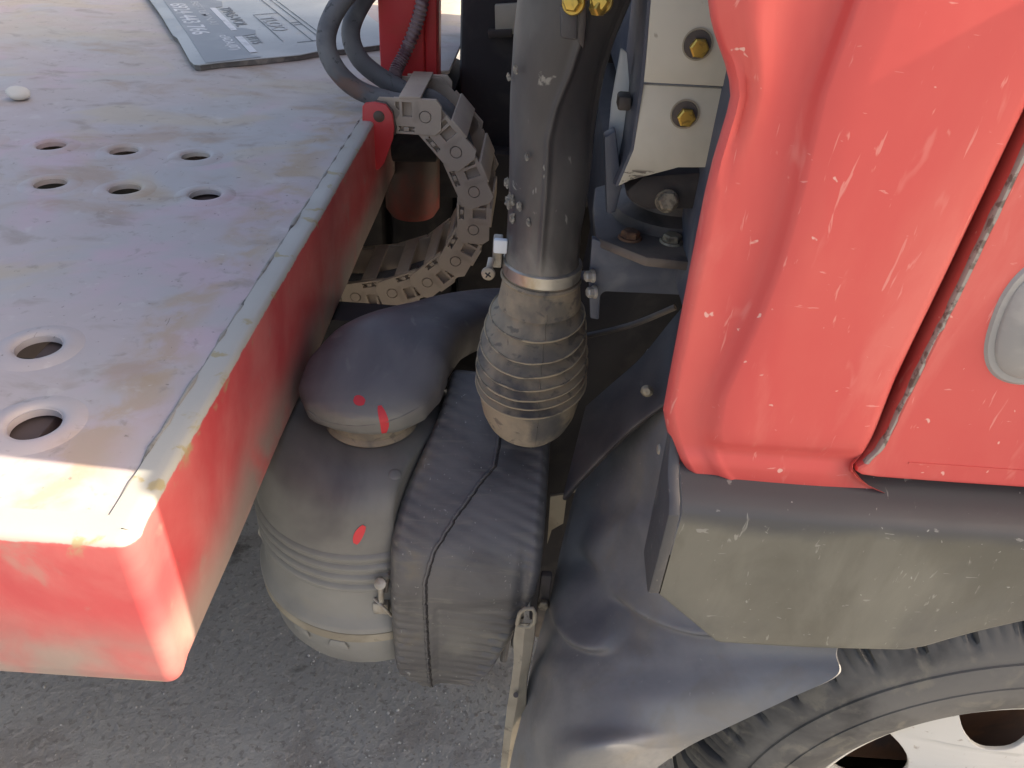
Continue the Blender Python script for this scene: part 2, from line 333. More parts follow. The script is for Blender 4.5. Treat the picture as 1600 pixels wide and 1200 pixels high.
glass_m = M('tinted_glass', (.02, .025, .03), .08, 0, [], (), .5)
asph = M('worn_asphalt', (.25, .26, .255), .85, 0, [
    dict(col=(.32, .335, .33), scale=1.7, lo=.4, hi=.62, amt=.8),
    dict(col=(.19, .183, .175), scale=5, lo=.5, hi=.66, amt=.7),
    dict(col=(.34, .34, .33), scale=55, lo=.56, hi=.66, amt=.55, detail=3),
    dict(col=(.15, .146, .14), scale=80, lo=.56, hi=.64, amt=.6, detail=3),
    dict(col=(.36, .36, .35), scale=170, lo=.66, hi=.70, amt=.7, detail=2),
    dict(col=(.055, .047, .043), scale=7, lo=.62, hi=.70, amt=.7, detail=6)],
    [dict(scale=55, str=.6, dist=.006), dict(scale=180, str=.4, dist=.003)])
gravel_m = M('pale_grit', (.42, .43, .43), .9, 0, [dict(col=(.2, .19, .18), scale=25, lo=.45, hi=.55)])

# ------------------------------------------------------------------ the setting
S = 600
g = obj('ground', [(-S, -S, 0), (S, -S, 0), (S, S, 0), (-S, S, 0)], [(0, 1, 2, 3)], asph, sharp=None); g['kind'] = 'structure'
# loose grit on the asphalt
ico = bmesh.new(); bmesh.ops.create_icosphere(ico, subdivisions=1, radius=1)
iv = [v.co.copy() for v in ico.verts]; ifs = [[v.index for v in f.verts] for f in ico.faces]; ico.free()
gv, gf = [], []
for k in range(1500):
    if k < 500: x, y = random.gauss(-.12, .13), random.gauss(.80, .13)
    else: x, y = random.uniform(-1.2, .5), random.uniform(.5, 1.7)
    r = random.uniform(.0009, .0024) * (1.5 if random.random() < .06 else 1); b = len(gv)
    R = Matrix.Rotation(random.random() * 6, 3, 'Z'); sc = V((random.uniform(.7, 1.3), random.uniform(.7, 1.3), random.uniform(.5, .8)))
    gv += [V((x, y, r * .3)) + R @ V((v.x * sc.x, v.y * sc.y, v.z * sc.z)) * r for v in iv]; gf += [[i + b for i in f] for f in ifs]
g = obj('gravel', gv, gf, gravel_m, sharp=None, fixn=False); tag(g, 'pale grit scattered on the asphalt below the filter', 'gravel', kind='stuff')

# ------------------------------------------------------------------ flatbed
DZ = .92
bed = empty('flatbed', (-1.5, 1.4, .70), 'worn grey steel loading deck with round holes and red edge beam', 'truck bed')
def xe(y): return -.312 - .017 * max(0, min(1.5, (y - .43) / 1.27))
pl = [(-3.2, .45), (xe(.45) - .032, .45)] + [(xe(y) - .032, y) for y in (1.0, 1.7, 2.93)] + [(-3.2, 2.93)]
hs = [(-.862, 1.331), (-.73, 1.331), (-.6, 1.331), (-.773, 1.162), (-.651, 1.162), (-.52, 1.162), (-.54, .703), (-.471, .571)]
more = [(-.992, 1.331), (-1.122, 1.331), (-.904, 1.162), (-1.035, 1.162), (-.67, .703), (-.601, .571)]
me = plate2d(pl, [circ(x, y, .0245, 36) for x, y in hs + more], .008)
me.transform(Matrix.Translation((0, 0, DZ - .005)))
link('deck_plate', me, deck_m, bed, 30)
for x, y in hs + more:
    lathe('hole_rim', [(.0247, -.0085), (.0248, -.004), (.0262, .0008), (.029, .0026), (.034, .0030), (.041, .0016), (.048, -.0010)], (x, y, DZ), (0, 0, 1), deck_m, bed, n=40, sharp=60)
# edge beam: near side, rounded corner, front
path = [V((-3.2, .427, 0)), V((-2, .427, 0)), V((-1.2, .427, 0)), V((-.8, .427, 0)), V((-.5, .427, 0))]
rc = .016
for k in range(7):
    a = -math.pi / 2 + k * math.pi / 12; path.append(V((-.31 - rc + rc * math.cos(a), .427 + rc + rc * math.sin(a), 0)))
path += [V((xe(y), y, 0)) for y in [.46 + .05 * k for k in range(50)]]
prof = [(-.030, .921), (-.016, .9212), (-.007, .921), (-.003, .9195), (-.0005, .916), (0, .911), (0, .88), (0, .84), (0, .80), (0, .76), (0, .73), (-.001, .718), (-.004, .711), (-.009, .708), (-.03, .708), (-.03, .714), (-.011, .716), (-.010, .90), (-.030, .909)]
rows = []
for i, p in enumerate(path):
    d = (path[min(i + 1, len(path) - 1)] - path[max(i - 1, 0)]).normalized(); nrm = V((d.y, -d.x, 0))
    rows.append([p + nrm * (o + .0022 * nz((p.x * 3, p.y * 3, z * 6), 1.4) * (o > -.02)) + V((0, 0, z + .0015 * nz((p.x * 7, p.y * 7, 0), 1, 3) * (o > -.02))) for o, z in prof])
grid('edge_beam', rows, rail_m, bed, cu=True, caps=True, sharp=50)
tube('weld_bead', [V((xe(y) - .031 + .0018 * nz((0, y * 30, 0)), y, DZ - .001 + .0022 * nz((1, y * 18, 0)))) for y in [.452 + .012 * k for k in range(194)]],
     [max(.0012, .0024 + .0026 * nz((0, .50 + .17 * k, 5), 2.5)) for k in range(194)], weld_m, bed, n=8)
for k in range(5): box('cross_member', (-.55 - k * .55, .46, .80), (-.47 - k * .55, 2.9, .905), under_m, bed)
box('inner_beam', (-3.1, .95, .72), (-.42, 1.03, .80), under_m, bed); box('inner_beam', (-3.1, 1.75, .72), (-.42, 1.83, .80), under_m, bed)
# red tab that holds the chain end
tb = [(566, 166), (571, 161), (585, 160), (603, 164), (613, 178), (616, 200), (614, 217), (600, 256), (592, 265), (580, 266), (574, 262), (571, 238), (566, 200)]
prism('chain_bracket', [P(u, v, Y=1.600) for u, v in tb], (0, .008, 0), rail_m if False else postred, bed, bevel=.0015)
bk = prism('bracket_edge', [P(u, v, Y=1.6082) for u, v in [(585, 157), (603, 161), (614, 174), (619, 200), (618, 212), (608, 212), (606, 190)]], (0, .010, 0), steel_m, bed)
lathe('bracket_bolt', [(0, .004), (.008, .0035), (.0115, .0015), (.012, 0), (.012, -.002)], P(592, 182, Y=1.60), (0, -1, 0), dirtyred, bed, n=24)
# front extension plate beyond the post and the red post with its foot roller
prism('rear_plate', [P(u, v, Z=.90) for u, v in [(640, 118), (702, 116), (722, 70), (750, -20), (800, -130), (690, -130)]], (0, 0, .01), deck_m, bed)
px0, px1 = P(592, 60, Y=1.86).x, P(681, 60, Y=1.86).x
box('post', (px0, 1.86, .905), (px1 - .028, 1.98, 1.75), postred, bed, bevel=.006)
box('post_flange', (px1 - .0275, 1.875, .905), (px1, 1.965, 1.75), postred, bed, bevel=.004)
cx = P(638, 300, Y=1.86).x
lathe('post_foot', [(0, .901), (.05, .90), (.07, .88), (.066, .80), (.072, .78), (.072, .60), (.060, .58), (0, .58)], (cx, 1.93, 0), (0, 0, 1), dirtyred, bed, n=32)
lathe('foot_roller', [(0, -.07), (.04, -.07), (.05, -.06), (.052, .0), (.05, .06), (.04, .07), (0, .07)], (cx + .01, 1.86, .80), (1, .15, 0), dark_m, bed, n=28)

# ------------------------------------------------------------------ sign board lying on the deck
A, B = P(305, 108, Z=.926), P(226, -8, Z=.926)
ex = (B - A).normalized(); L1 = 1.05; eyv = P(600, 74, Z=.926) - A; ey = (eyv - ex * eyv.dot(ex)).normalized(); skew = (eyv.normalized())
bd = empty('sign_board', (A + ex * .5 + skew * .3).to_tuple()[:2] + (DZ,), 'weathered printed sign board with a phone number lying on the deck', 'sign')
def B2(a, b, z=0): return A + ex * a + skew * b + V((0, 0, z))         # a along the left edge, b along the near edge
out = [(.0, .012), (.012, .0), (.05, -.003), (.30, .004), (.34, -.002), (.62, .003), (L1, 0), (L1, .62), (.55, .64), (.30, .615), (.0, .60), (-.006, .42), (.004, .33), (-.012, .27), (-.004, .16), (.003, .07)]
n = len(out)
top = [B2(a, b, .009) for a, b in out]; mid = [B2(a, b, .0065) for a, b in out]
prism('face_sheet', mid, (0, 0, .0022), board_m, bd, bevel=.0006)
prism('foam_core', [B2(a * .998 + .003 + .004 * math.sin(31 * b), b * .995 + .002, -.0055) for a, b in out], (0, 0, .0115), core_m, bd, bevel=0)
def sheet(name, pts, mat, z=.0095): return prism(name, [B2(a, b, z) for a, b in pts], (0, 0, .0006), mat, bd, bevel=0)
sheet('grey_band', [(.006, .028), (.30, .036), (.70, .040), (1.03, .042), (1.03, .175), (.80, .18), (.74, .215), (.66, .20), (.655, .158), (.36, .158), (.34, .20), (.30, .225), (.255, .215), (.245, .178), (.245, .150), (.06, .148), (.03, .150), (.018, .165), (.004, .17)], boardgrey)
def text(body, a, b, size, mat, name='lettering', sx=1.0, z=.0103, shear=0):
    cu = bpy.data.curves.new('t', 'FONT'); cu.body = body; cu.size = size; cu.extrude = .0002; cu.shear = shear; cu.offset = size * .012
    o = bpy.data.objects.new('t', cu); me = bpy.data.meshes.new_from_object(o); bpy.data.objects.remove(o); bpy.data.curves.remove(cu)
    # reading direction runs down the left edge (towards -ex), letter tops towards the right
    mw = Matrix(((-ex.x * sx, skew.x, 0, 0), (-ex.y * sx, skew.y, 0, 0), (0, 0, 1, 0), (0, 0, 0, 1))); mw.translation = B2(a, b, z)
    me.transform(mw)
    return link(name, me, mat, bd, None)
text('6924 443 766', .76, .050, .068, print_w, sx=1.2)
text('BEPTUMNAI', .775, .116, .036, print_m, sx=1.9)
text('c/ADA.(07)', .275, .114, .036, print_w, sx=1.05)
text('TPAS-VOL', .645, .186, .050, print_g, sx=1.25)
text('3TTS', .235, .182, .042, print_g, sx=1.0)
sheet('printed_bar', [(.32, .158), (.65, .158), (.65, .176), (.32, .176)], print_w, .0103)
sheet('printed_bar', [(.055, .152), (.24, .152), (.24, .172), (.055, .172)], print_w, .0103)
text('TLOO', .46, .275, .065, print_m, sx=1.1)
for a0, a1, b0, b1 in ((.11, .80, .345, .348), (.11, .80, .375, .378), (.11, .80, .392, .395), (.11, .114, .30, .395), (.32, .325, .348, .375), (.35, .355, .348, .375), (.14, .50, .265, .268), (.50, .504, .265, .345)):
    sheet('printed_line', [(a0, b0), (a1, b0), (a1, b1), (a0, b1)], print_g, .0102)

# ------------------------------------------------------------------ white stone on the deck
c = P(28, 147, Z=.93)
bm = bmesh.new(); bmesh.ops.create_icosphere(bm, subdivisions=3, radius=.021)
for v in bm.verts:
    v.co *= 1 + .28 * nz(v.co, 45); v.co.z = v.co.z * .62; v.co.x *= 1.1
zmin = min(v.co.z for v in bm.verts)
me = bpy.data.meshes.new('pebble'); bm.to_mesh(me); bm.free()
o = link('pebble', me, stone_m, None, 60); o.location = (c.x, c.y, DZ - zmin - .001)
tag(o, 'small white stone lying on the grey deck', 'stone')

# ------------------------------------------------------------------ cable chain
ch = empty('cable_chain', (-.25, 1.72, .45), 'tan plastic cable drag chain curving down from the deck edge', 'cable chain')
CY, CW = 1.62, .20
pins = [P(u, v, Y=CY) for u, v in [(597, 179), (665, 182), (713, 237), (741, 299), (740, 358), (712, 407), (668, 440), (613, 457), (556, 463)]]
pins += [pins[-1] + V((-.092, 0, -.006)), pins[-1] + V((-.184, 0, -.008))]
outl = [(.010, -.038), (.108, -.038), (.121, -.026), (.123, .022), (.112, .036), (.022, .036), (.022, .020), (.034, .006), (.031, .001), (.018, -.016), (.017, -.028)]
hol = [[(.040, -.002), (.060, -.002), (.060, .028), (.040, .028)], [(.026, .016), (.034, .010), (.034, .028), (.026, .028)],
       [(.030, -.033), (.064, -.033), (.064, -.030), (.061, -.030), (.061, -.026), (.064, -.026), (.064, -.022), (.030, -.022), (.030, -.025), (.033, -.025), (.033, -.030), (.030, -.030)], circ(.088, .0, .0128, 26)]
side = plate2d(outl, hol, .010, .0008); side.transform(Matrix.Rotation(math.pi / 2, 4, 'X'))
for v in side.vertices: v.co.y -= .045 * v.co.x - .004
back = plate2d([(-.022, -.018), (-.010, -.034), (.10, -.035), (.116, -.02), (.116, .02), (.10, .033), (-.010, .033), (-.022, .018)], [], .004, .0005); back.transform(Matrix.Rotation(math.pi / 2, 4, 'X') ); back.transform(Matrix.Translation((0, .0115, 0)))
bm = bmesh.new(); bm.from_mesh(side); bm.from_mesh(back)
side2 = bpy.data.meshes.new('link_side'); bm.to_mesh(side2); bm.free()
pin = plate2d(circ(.088, 0, .0113, 26), [], .010, .0006); pin.transform(Matrix.Rotation(math.pi / 2, 4, 'X')); pin.transform(Matrix.Translation((0, -.0005, 0)))
def boxmesh(name, lo, hi, bev=.002):
    bm = bmesh.new(); bmesh.ops.create_cube(bm, size=1); lo, hi = V(lo), V(hi)
    for v in bm.verts: v.co = V((lo[i] + (v.co[i] + .5) * (hi[i] - lo[i]) for i in range(3)))
    bmesh.ops.bevel(bm, geom=bm.edges[:], offset=bev, segments=2, affect='EDGES', profile=.5)
    me = bpy.data.meshes.new(name); bm.to_mesh(me); bm.free(); return me
bar_o = boxmesh('crossbar_o', (.034, -.004, .0345), (.080, CW + .004, .041)); bar_i = boxmesh('crossbar_i', (.030, .006, -.040), (.066, CW - .006, -.034))
tie = boxmesh('latch', (.041, -.003, -.0315), (.052, .004, -.0235), .0006)
for k in range(len(pins) - 1):
    a, b = pins[k], pins[k + 1]; d = (b - a).normalized(); nn = V((-d.z, 0, d.x)); nn = -nn if False else V((-d.z, 0, d.x))
    sc = (b - a).length / .092
    mw = Matrix(((d.x, 0, nn.x, a.x - d.x * .0), (0, 1, 0, CY), (d.z, 0, nn.z, a.z), (0, 0, 0, 1))) @ Matrix.Translation((0.004, 0, 0)) @ Matrix.Diagonal((sc, 1, 1, 1))
    lk = link('link', side2, chain_m, ch, 30, mw)
    for nm, me in (('pin', pin), ('crossbar', bar_o), ('crossbar', bar_i), ('latch', tie)): link(nm, me, chain_m, lk, 30, mw)
    link('side_plate', side2, chain_m, lk, 30, mw @ Matrix.Translation((0, CW, 0)) @ Matrix.Diagonal((1, -1, 1, 1)))

# ------------------------------------------------------------------ hoses
def hose(name, pts, r, mat, label, cat, n=8, rings=0):
    pts = crom([P(u, v, Y=y) for u, v, y in pts], n)
    o = tube(name, pts, r if not rings else [r * (1.0 if (k % 4) < 2 else .80) for k in range(len(pts))], mat, None, n=18, caps=True)
    return tag(o, label, cat, 'grey hoses looping into the cable chain' if name == 'hydraulic_hose' else None)
hose('hydraulic_hose', [(620, -120, 1.86), (575, -45, 1.80), (531, 5, 1.74), (510, 55, 1.70), (520, 100, 1.68), (556, 138, 1.68), (610, 158, 1.68), (655, 166, 1.68), (690, 190, 1.68), (722, 250, 1.68), (738, 320, 1.68), (728, 372, 1.68), (690, 420, 1.68), (600, 452, 1.68), (520, 458, 1.68)], .0205, hose_m, 'thick grey rubber hose making the outer loop into the chain end', 'hose', 12)
hose('hydraulic_hose', [(640, -120, 1.94), (603, -45, 1.88), (568, 0, 1.82), (548, 48, 1.78), (562, 92, 1.76), (600, 124, 1.76), (640, 145, 1.76), (680, 158, 1.76), (712, 192, 1.76), (732, 250, 1.76), (742, 320, 1.76), (730, 368, 1.76), (690, 408, 1.76), (600, 436, 1.76), (520, 440, 1.76)], .0205, hose_m, 'grey rubber hose making the tighter inner loop beside the red post', 'hose', 12)
hose('corrugated_conduit', [(670, -90, 1.83), (662, -10, 1.83), (650, 40, 1.83), (632, 84, 1.82), (619, 110, 1.80), (617, 126, 1.78)], .0155, cond_m, 'thin ribbed maroon conduit running down the red post', 'conduit', 26, rings=1)

# ------------------------------------------------------------------ truck
tr = empty('truck', (.6, 1.4, 0), 'red truck cab with black fender, front wheel and exposed air intake', 'truck')
CYB = .497
# --- cab: quarter panel, modelled as a pressed sheet
vs_ = [-420, -300, -200, -120, -80, -40, 0, 25, 50, 75, 100, 125, 150, 175, 200, 225, 250, 300, 360, 420, 480, 540, 590, 620, 640, 655, 670, 684, 692, 700, 708, 718, 728, 735, 740, 744, 748]
uLx = [-420, 0, 30, 60, 85, 110, 135, 150, 170, 200, 250, 300, 400, 500, 600, 640, 665, 690, 705, 720, 735, 742, 748]
uLy = [1115, 1105, 1109, 1117, 1127, 1135, 1140, 1140, 1136, 1127, 1112, 1100, 1080, 1061, 1042, 1035, 1039, 1046, 1051, 1057, 1066, 1073, 1086]
uRx = [-420, 0, 170, 446, 600, 664, 690, 712, 722, 735, 748]; uRy = [1905, 1682, 1600, 1469, 1394, 1366, 1350, 1330, 1334, 1350, 1384]
ubx = [-420, 0, 150, 337, 450, 550, 620, 690, 748]; uby = [1500, 1322, 1268, 1225, 1190, 1145, 1112, 1100, 1110]
rows = []
for v in vs_:
    L_, R_, b_ = lin(v, uLx, uLy), lin(v, uRx, uRy), lin(v, ubx, uby)
    b_ = max(b_, L_ + 62)
    fld = 1 - sm(v, 686, 703)                                            # raised field ends above the bottom flange
    ins = sm(v, -100, 120) * (1 - sm(v, 180, 330))                       # hollow at the rear pillar
    cols = [(L_, .07), (L_, .045), (L_ + 1, .026), (L_ + 4, .014), (L_ + 9, .007), (L_ + 16, .0035)]
    for q in (.12, .22, .32, .42, .52, .62, .72, .82, .92):
        u = L_ + 16 + (b_ - 24 - L_ - 16) * q
        bulge = -.009 * math.exp(-((q - .33) / .22) ** 2) * (1 - sm(v, 40, 260)) + .005 * ins * math.exp(-((q - .06) / .16) ** 2)
        cols.append((u, .003 + bulge))
    cols += [(b_ - 20, .003), (b_ - 10, .0025), (b_ + 1, -.001), (b_ + 10, -.0055 * fld), (b_ + 18, -.0085 * fld), (b_ + 26, -.0095 * fld)]
    for q in (.2, .4, .6, .8): cols.append((b_ + 26 + (R_ - 14 - b_ - 26) * q, -.0095 * fld - .001 * math.sin(q * 3.1)))
    cols += [(R_ - 14, -.0095 * fld), (R_ - 6, -.0085 * fld), (R_ - 1.5, -.005), (R_, .003), (R_ + 1, .012), (R_ + 1, .03)]
    row = []
    for i, (u, dy) in enumerate(cols):
        k = sm(v, 560, 735); vv = v + (u - 1068) * .071 * k
        row.append(P(u, vv, Y=CYB + dy - .0055 * sm(v, 695, 722) * (1 - sm(dy, .004, .03)) * (i > 3)) if i > 1 else None)
    # the first two columns are the return towards the rear wall
    row[1] = V((row[2].x + .014, CYB + .045, row[2].z)); row[0] = V((row[2].x + .034, CYB + .075, row[2].z))
    row[-1] = V((row[-3].x - .004, CYB + .03, row[-3].z)); row[-2] = V((row[-3].x - .001, CYB + .012, row[-3].z))
    rows.append(row)
last = [V((p.x, p.y + .012, p.z - .003)) for p in rows[-1]]; rows.append([V((p.x, p.y + .003, p.z - .002)) for p in rows[-1]]); rows.append(last)
qp = grid('quarter_panel', rows, cabred, tr, sharp=60)
zt = rows[0][5].z
# --- cab shell behind (rear wall, roof, far side, front)
box('rear_wall', (.185, .575, 1.0), (.20, 2.74, 2.28), blue_m, tr, bevel=.004)
box('roof', (.12, .50, 2.281), (1.55, 2.80, 2.36), cabred, tr, bevel=.035)
box('far_side_panel', (.201, 2.72, .95), (1.6, 2.78, 2.28), cabred, tr, bevel=.02)
box('front_panel', (1.56, .52, .95), (1.64, 2.715, 2.28), cabred, tr, bevel=.03)
box('cab_floor', (.21, .57, .96), (1.55, 2.71, 1.0), dark_m, tr)
prism('rear_pillar', [(.14, .50, zt - .01), (.40, .50, zt - .01), (.40, .50, 2.281), (.15, .50, 2.281)], (0, .069, 0), cabred, tr, bevel=.01)
box('door_jamb', (.205, .545, .985), (.62, .568, 2.27), jamb_m, tr)
# --- door
gx = [240, 446, 600, 667, 692, 705, 716, 724]; gy = [1600, 1502, 1426, 1394, 1380, 1371, 1359, 1352]
DY = .489
dl = [P(lin(v, gx, gy) if v > 240 else 1600 + (240 - v) * .475, v, Y=DY) for v in (-420, -200, 0, 120, 240, 340, 446, 520, 600, 667, 692, 705, 716, 724)]
dl += [P(1340, 731, Y=DY), P(1338, 738, Y=DY), P(1346, 743, Y=DY), P(1372, 747, Y=DY), P(1480, 755, Y=DY), P(1600, 763, Y=DY)]
zb = dl[-1].z; ztop = dl[0].z
poly = dl + [V((1.50, DY, zb)), V((1.50, DY, ztop))]
me = plate2d([(p.x, p.z) for p in poly], [], .03, .003); me.transform(Matrix.Translation((0, DY + .015, 0)) @ Matrix.Rotation(math.pi / 2, 4, 'X'))
door = link('door', me, cabred, tr, 40)
prism('crease', [V((dl[-2].x - .04, DY - .0005, zb + .018)), V((1.49, DY - .0005, zb + .018)), V((1.49, DY - .0005, zb + .020)), V((dl[-2].x - .04, DY - .0005, zb + .020))], (0, .003, 0), cabred, door, bevel=0)
prism('window_pane', [V((.46, DY + .012, ztop)), V((1.45, DY + .012, ztop)), V((1.40, DY + .03, 2.27)), V((.50, DY + .03, 2.27))], (0, .006, 0), glass_m, door)
prism('shade_bulge', [V((.55, DY + .002, 1.14)), V((.85, DY + .002, 1.14)), V((.87, DY + .002, 1.56)), V((.53, DY + .002, 1.56))], (0, -.058, 0), cabred, door, bevel=.02)  # added bulge outside the view that shades the fender top
# bare, chipped door edge
ed = crom([p + V((0, -.0006, 0)) for p in dl[2:14]], 10); rr = []
for i, p in enumerate(ed):
    z = nz((0, 0, p.z), 60, 2); wv = .0036 + .0025 * nz((0, 0, p.z), 25) + .0022 * z
    if nz((0, 0, p.z), 33, 9) > .30: wv = .0008
    rr.append([p + V((-.0008, .0045 + .003 * z, 0)), p + V((-.0008, .0012, 0)), p, p + V((max(.0004, wv * .6), -.00005, -.0008 * z))])
grid('bare_metal_edge', rr, bare_m, door, thick=.0003)
# oval grey fitting on the door
oc = P(1652, 500, Y=DY); ox = V((.93, 0, .10)).normalized(); oz = V((-.14, 0, 1)).normalized()
def oval(name, ra, rb, y0, y1, mat, par, dome=0):
    rws = []
    for f, y in ((1, y0), (1, y1 + .002), (.96, y1)) + (((.7, y1 - dome * .6), (.35, y1 - dome), (.02, y1 - dome * 1.1)) if dome else ()):
        rws.append([oc + V((0, y, 0)) + ox * math.copysign(abs(math.cos(a)) ** .8, math.cos(a)) * ra * f + oz * math.copysign(abs(math.sin(a)) ** .8, math.sin(a)) * rb * f for a in [2 * math.pi * k / 48 for k in range(48)]])
    return grid(name, rws, mat, par, cu=True, caps=True)
bz = oval('handle_bezel', .047, .058, .001, -.002, lampgrey, door); oval('handle_cup', .0405, .051, -.001, -.0045, lampgrey, bz, .006); oval('lock_cap', .018, .024, -.010, -.016, lampsilver, bz, .004)
# --- fender
zbx = [.13, .151, .218, .30, .397, .415, .433, .455, .491, .56, .66, .78, .90, 1.0, 1.06, 1.5]
zby = [.862, .856, .793, .796, .801, .808, .821, .836, .857, .885, .90, .885, .85, .80, .79, .79]
rows = []
xs = [.1505 + .006 * k for k in range(60)] + [.52 + .03 * k for k in range(34)]
for x in xs:
    zbm = lin(x, zbx, zby); q = max(0, .17 - x) / .02; s_ = .0025 * nz((x * 5, 0, 0))
    sec = [(.52, .995), (.503, .988), (.496, .984), (.482, .9795), (.470, .974), (.464, .970), (.4612, .965), (.4605, .957), (.461, .93), (.462, .90)]
    sec = [(y + q * .0, z) for y, z in sec if z > zbm + .03] + [(.4625, zbm + .025), (.463, zbm + .006), (.4645, zbm + .0012), (.467, zbm), (.471, zbm + .003), (.4715, zbm + .05)]
    while len(sec) < 16: sec.insert(-6, (.462, (sec[-7][1] + sec[-6][1]) / 2))
    rows.append([V((x, y + s_, z)) for y, z in sec])
fd = grid('fender', rows, fend_m, tr, sharp=50, thick=0)
ep = [(.530, 1.052), (.520, 1.046), (.505, .996), (.494, .983), (.470, .973), (.4612, .964), (.461, .93), (.4625, .862), (.467, .8565), (.512, .862), (.518, .95)]
prism('fender_end', [V((.1495, y, z)) for y, z in ep], (-.010, 0, 0), plastic, fd, bevel=.0015)
lathe('clip', [(0, .002), (.004, .0018), (.0052, 0)], P(1030, 702, X=.1390), (-1, 0, 0), zinc_m, fd, n=16)
# --- wheel
WC = V((.66, .53, .402))
wh = empty('wheel', WC); wh.parent = tr; wh.matrix_parent_inverse = wmat(tr).inverted()
NS = 42
def tread(r, h, a):
    if r < .352: return 0
    ph = (a * NS / (2 * math.pi)) % 1; deep = .011 if ph < .14 else (-.0025 if ph < .22 else 0)
    ph2 = (a * NS * 4 / (2 * math.pi)) % 1; deep2 = .0035 if (ph2 < .2 and .03 > h > .006) else 0
    return -(deep if (r > .36) else .004 * (ph < .14)) - deep2
tp = [(.224, .016), (.226, .004), (.232, -.006), (.245, -.014), (.262, -.018), (.280, -.0195), (.292, -.019), (.2925, -.0175), (.296, -.0175), (.2965, -.019), (.312, -.017), (.326, -.012), (.3265, -.0095), (.334, -.008), (.345, -.003), (.3535, .004), (.364, .012), (.374, .022), (.382, .034), (.386, .05), (.387, .07), (.379, .072), (.379, .080), (.388, .082), (.389, .115), (.380, .117), (.380, .125), (.388, .127), (.386, .16), (.378, .18), (.35, .205), (.30, .22), (.24, .21), (.224, .19)]
lathe('tyre', tp, WC, (0, 1, 0), tyre_m, wh, n=NS * 16, sharp=40, mod=tread)
lathe('rim_flange', [(.222, .020), (.226, .006), (.2285, .000), (.2265, -.003), (.221, -.001), (.217, .006), (.214, .02), (.208, .06), (.200, .10), (.200, .19), (.222, .2)], WC, (0, 1, 0), rim_m, wh, n=96)
hl = []
for k in range(6):
    a = math.radians(158.4) - k * math.pi / 3; pts = []
    for q in range(9): b_ = math.radians(-15.2 + 30.4 * q / 8); pts.append((.2085, b_))
    for q in range(1, 20): c_ = math.pi * q / 20; pts.append((.2085 - .086 * math.sin(c_) ** .85, math.radians(15.2) * math.copysign(abs(math.cos(c_)) ** .75, math.cos(c_)) * (1 + .35 * math.sin(c_))))
    hl.append([(r_ * math.cos(a + b_), r_ * math.sin(a + b_)) for r_, b_ in pts])
disc = plate2d(circ(0, 0, .2125, 96), hl, .006, .0008)
bm = bmesh.new(); bm.from_mesh(disc); bmesh.ops.triangulate(bm, faces=bm.faces[:])
bmesh.ops.subdivide_edges(bm, edges=[e for e in bm.edges if e.calc_length() > .03], cuts=2); bm.to_mesh(disc); bm.free()
for v in disc.vertices:
    r_ = math.hypot(v.co.x, v.co.y); v.co.z += lin(r_, [0, .08, .10, .14, .18, .2125], [.05, .045, .030, .016, .004, -.012])
disc.transform(Matrix.Translation(WC + V((0, .028, 0))) @ Matrix.Rotation(math.pi / 2, 4, 'X'))
link('rim_disc', disc, rim_m, wh, 45)
lathe('hub', [(0, -.09), (.045, -.088), (.055, -.078), (.058, .02)], WC, (0, 1, 0), rim_m, wh, n=32)
lathe('brake_drum', [(0, .06), (.14, .065), (.165, .075), (.17, .09), (.17, .16), (0, .165)], WC, (0, 1, 0), drum_m, wh, n=48)
for k in range(6):
    a = k * math.pi / 3 + .3; bolt('wheel_nut', WC + V((.082 * math.cos(a), -.018, .082 * math.sin(a))), (0, -1, 0), .016, .02, nut_m, wh)
# --- mudguard behind the wheel
mg = [[(1012, 545, .93), (1035, 560, .86), (1055, 590, .78), (1090, 640, .68)],
      [(955, 640, .905), (990, 650, .84), (1030, 680, .74), (1075, 720, .64)],
      [(905, 750, .865), (945, 760, .82), (1010, 775, .72), (1080, 800, .60)],
      [(878, 850, .80), (925, 860, .765), (1000, 865, .69), (1100, 880, .585)],
      [(864, 915, .765), (905, 925, .715), (1000, 930, .645), (1190, 955, .535)],
      [(846, 980, .71), (900, 985, .650), (1020, 990, .585), (1299, 985, .4850)],
      [(837, 1012, .69), (894, 1015, .627), (1020, 1022, .560), (1306, 1024, .4730)],
      [(830, 1040, .665), (890, 1040, .605), (1020, 1050, .54), (1306, 1056, .4560)],
      [(822, 1085, .64), (880, 1085, .575), (1000, 1090, .515), (1232, 1092, .4590)],
      [(812, 1130, .61), (860, 1130, .553), (960, 1135, .497), (1130, 1140, .4680)],
      [(803, 1165, .592), (850, 1168, .538), (930, 1170, .4690), (1070, 1170, .4790)],
      [(793, 1215, .572), (840, 1215, .520), (900, 1220, .480), (1008, 1215, .4760)],
      [(783, 1275, .553), (820, 1275, .505), (850, 1280, .482), (950, 1275, .4770)]]
g3 = [[P(u, v, Y=y) for u, v, y in r] for r in mg]
rowsA = [crom(r, 22) for r in g3]
cols = [crom([rowsA[i][j] for i in range(len(rowsA))], 9) for j in range(len(rowsA[0]))]
rows = [[cols[j][i] for j in range(len(cols))] for i in range(len(cols[0]))]
def proj(p):
    d = p - V((0, 0, CH)); z = d.dot(fv); return 800 + F * d.dot(rv) / z, 600 + F * d.dot(dv) / z
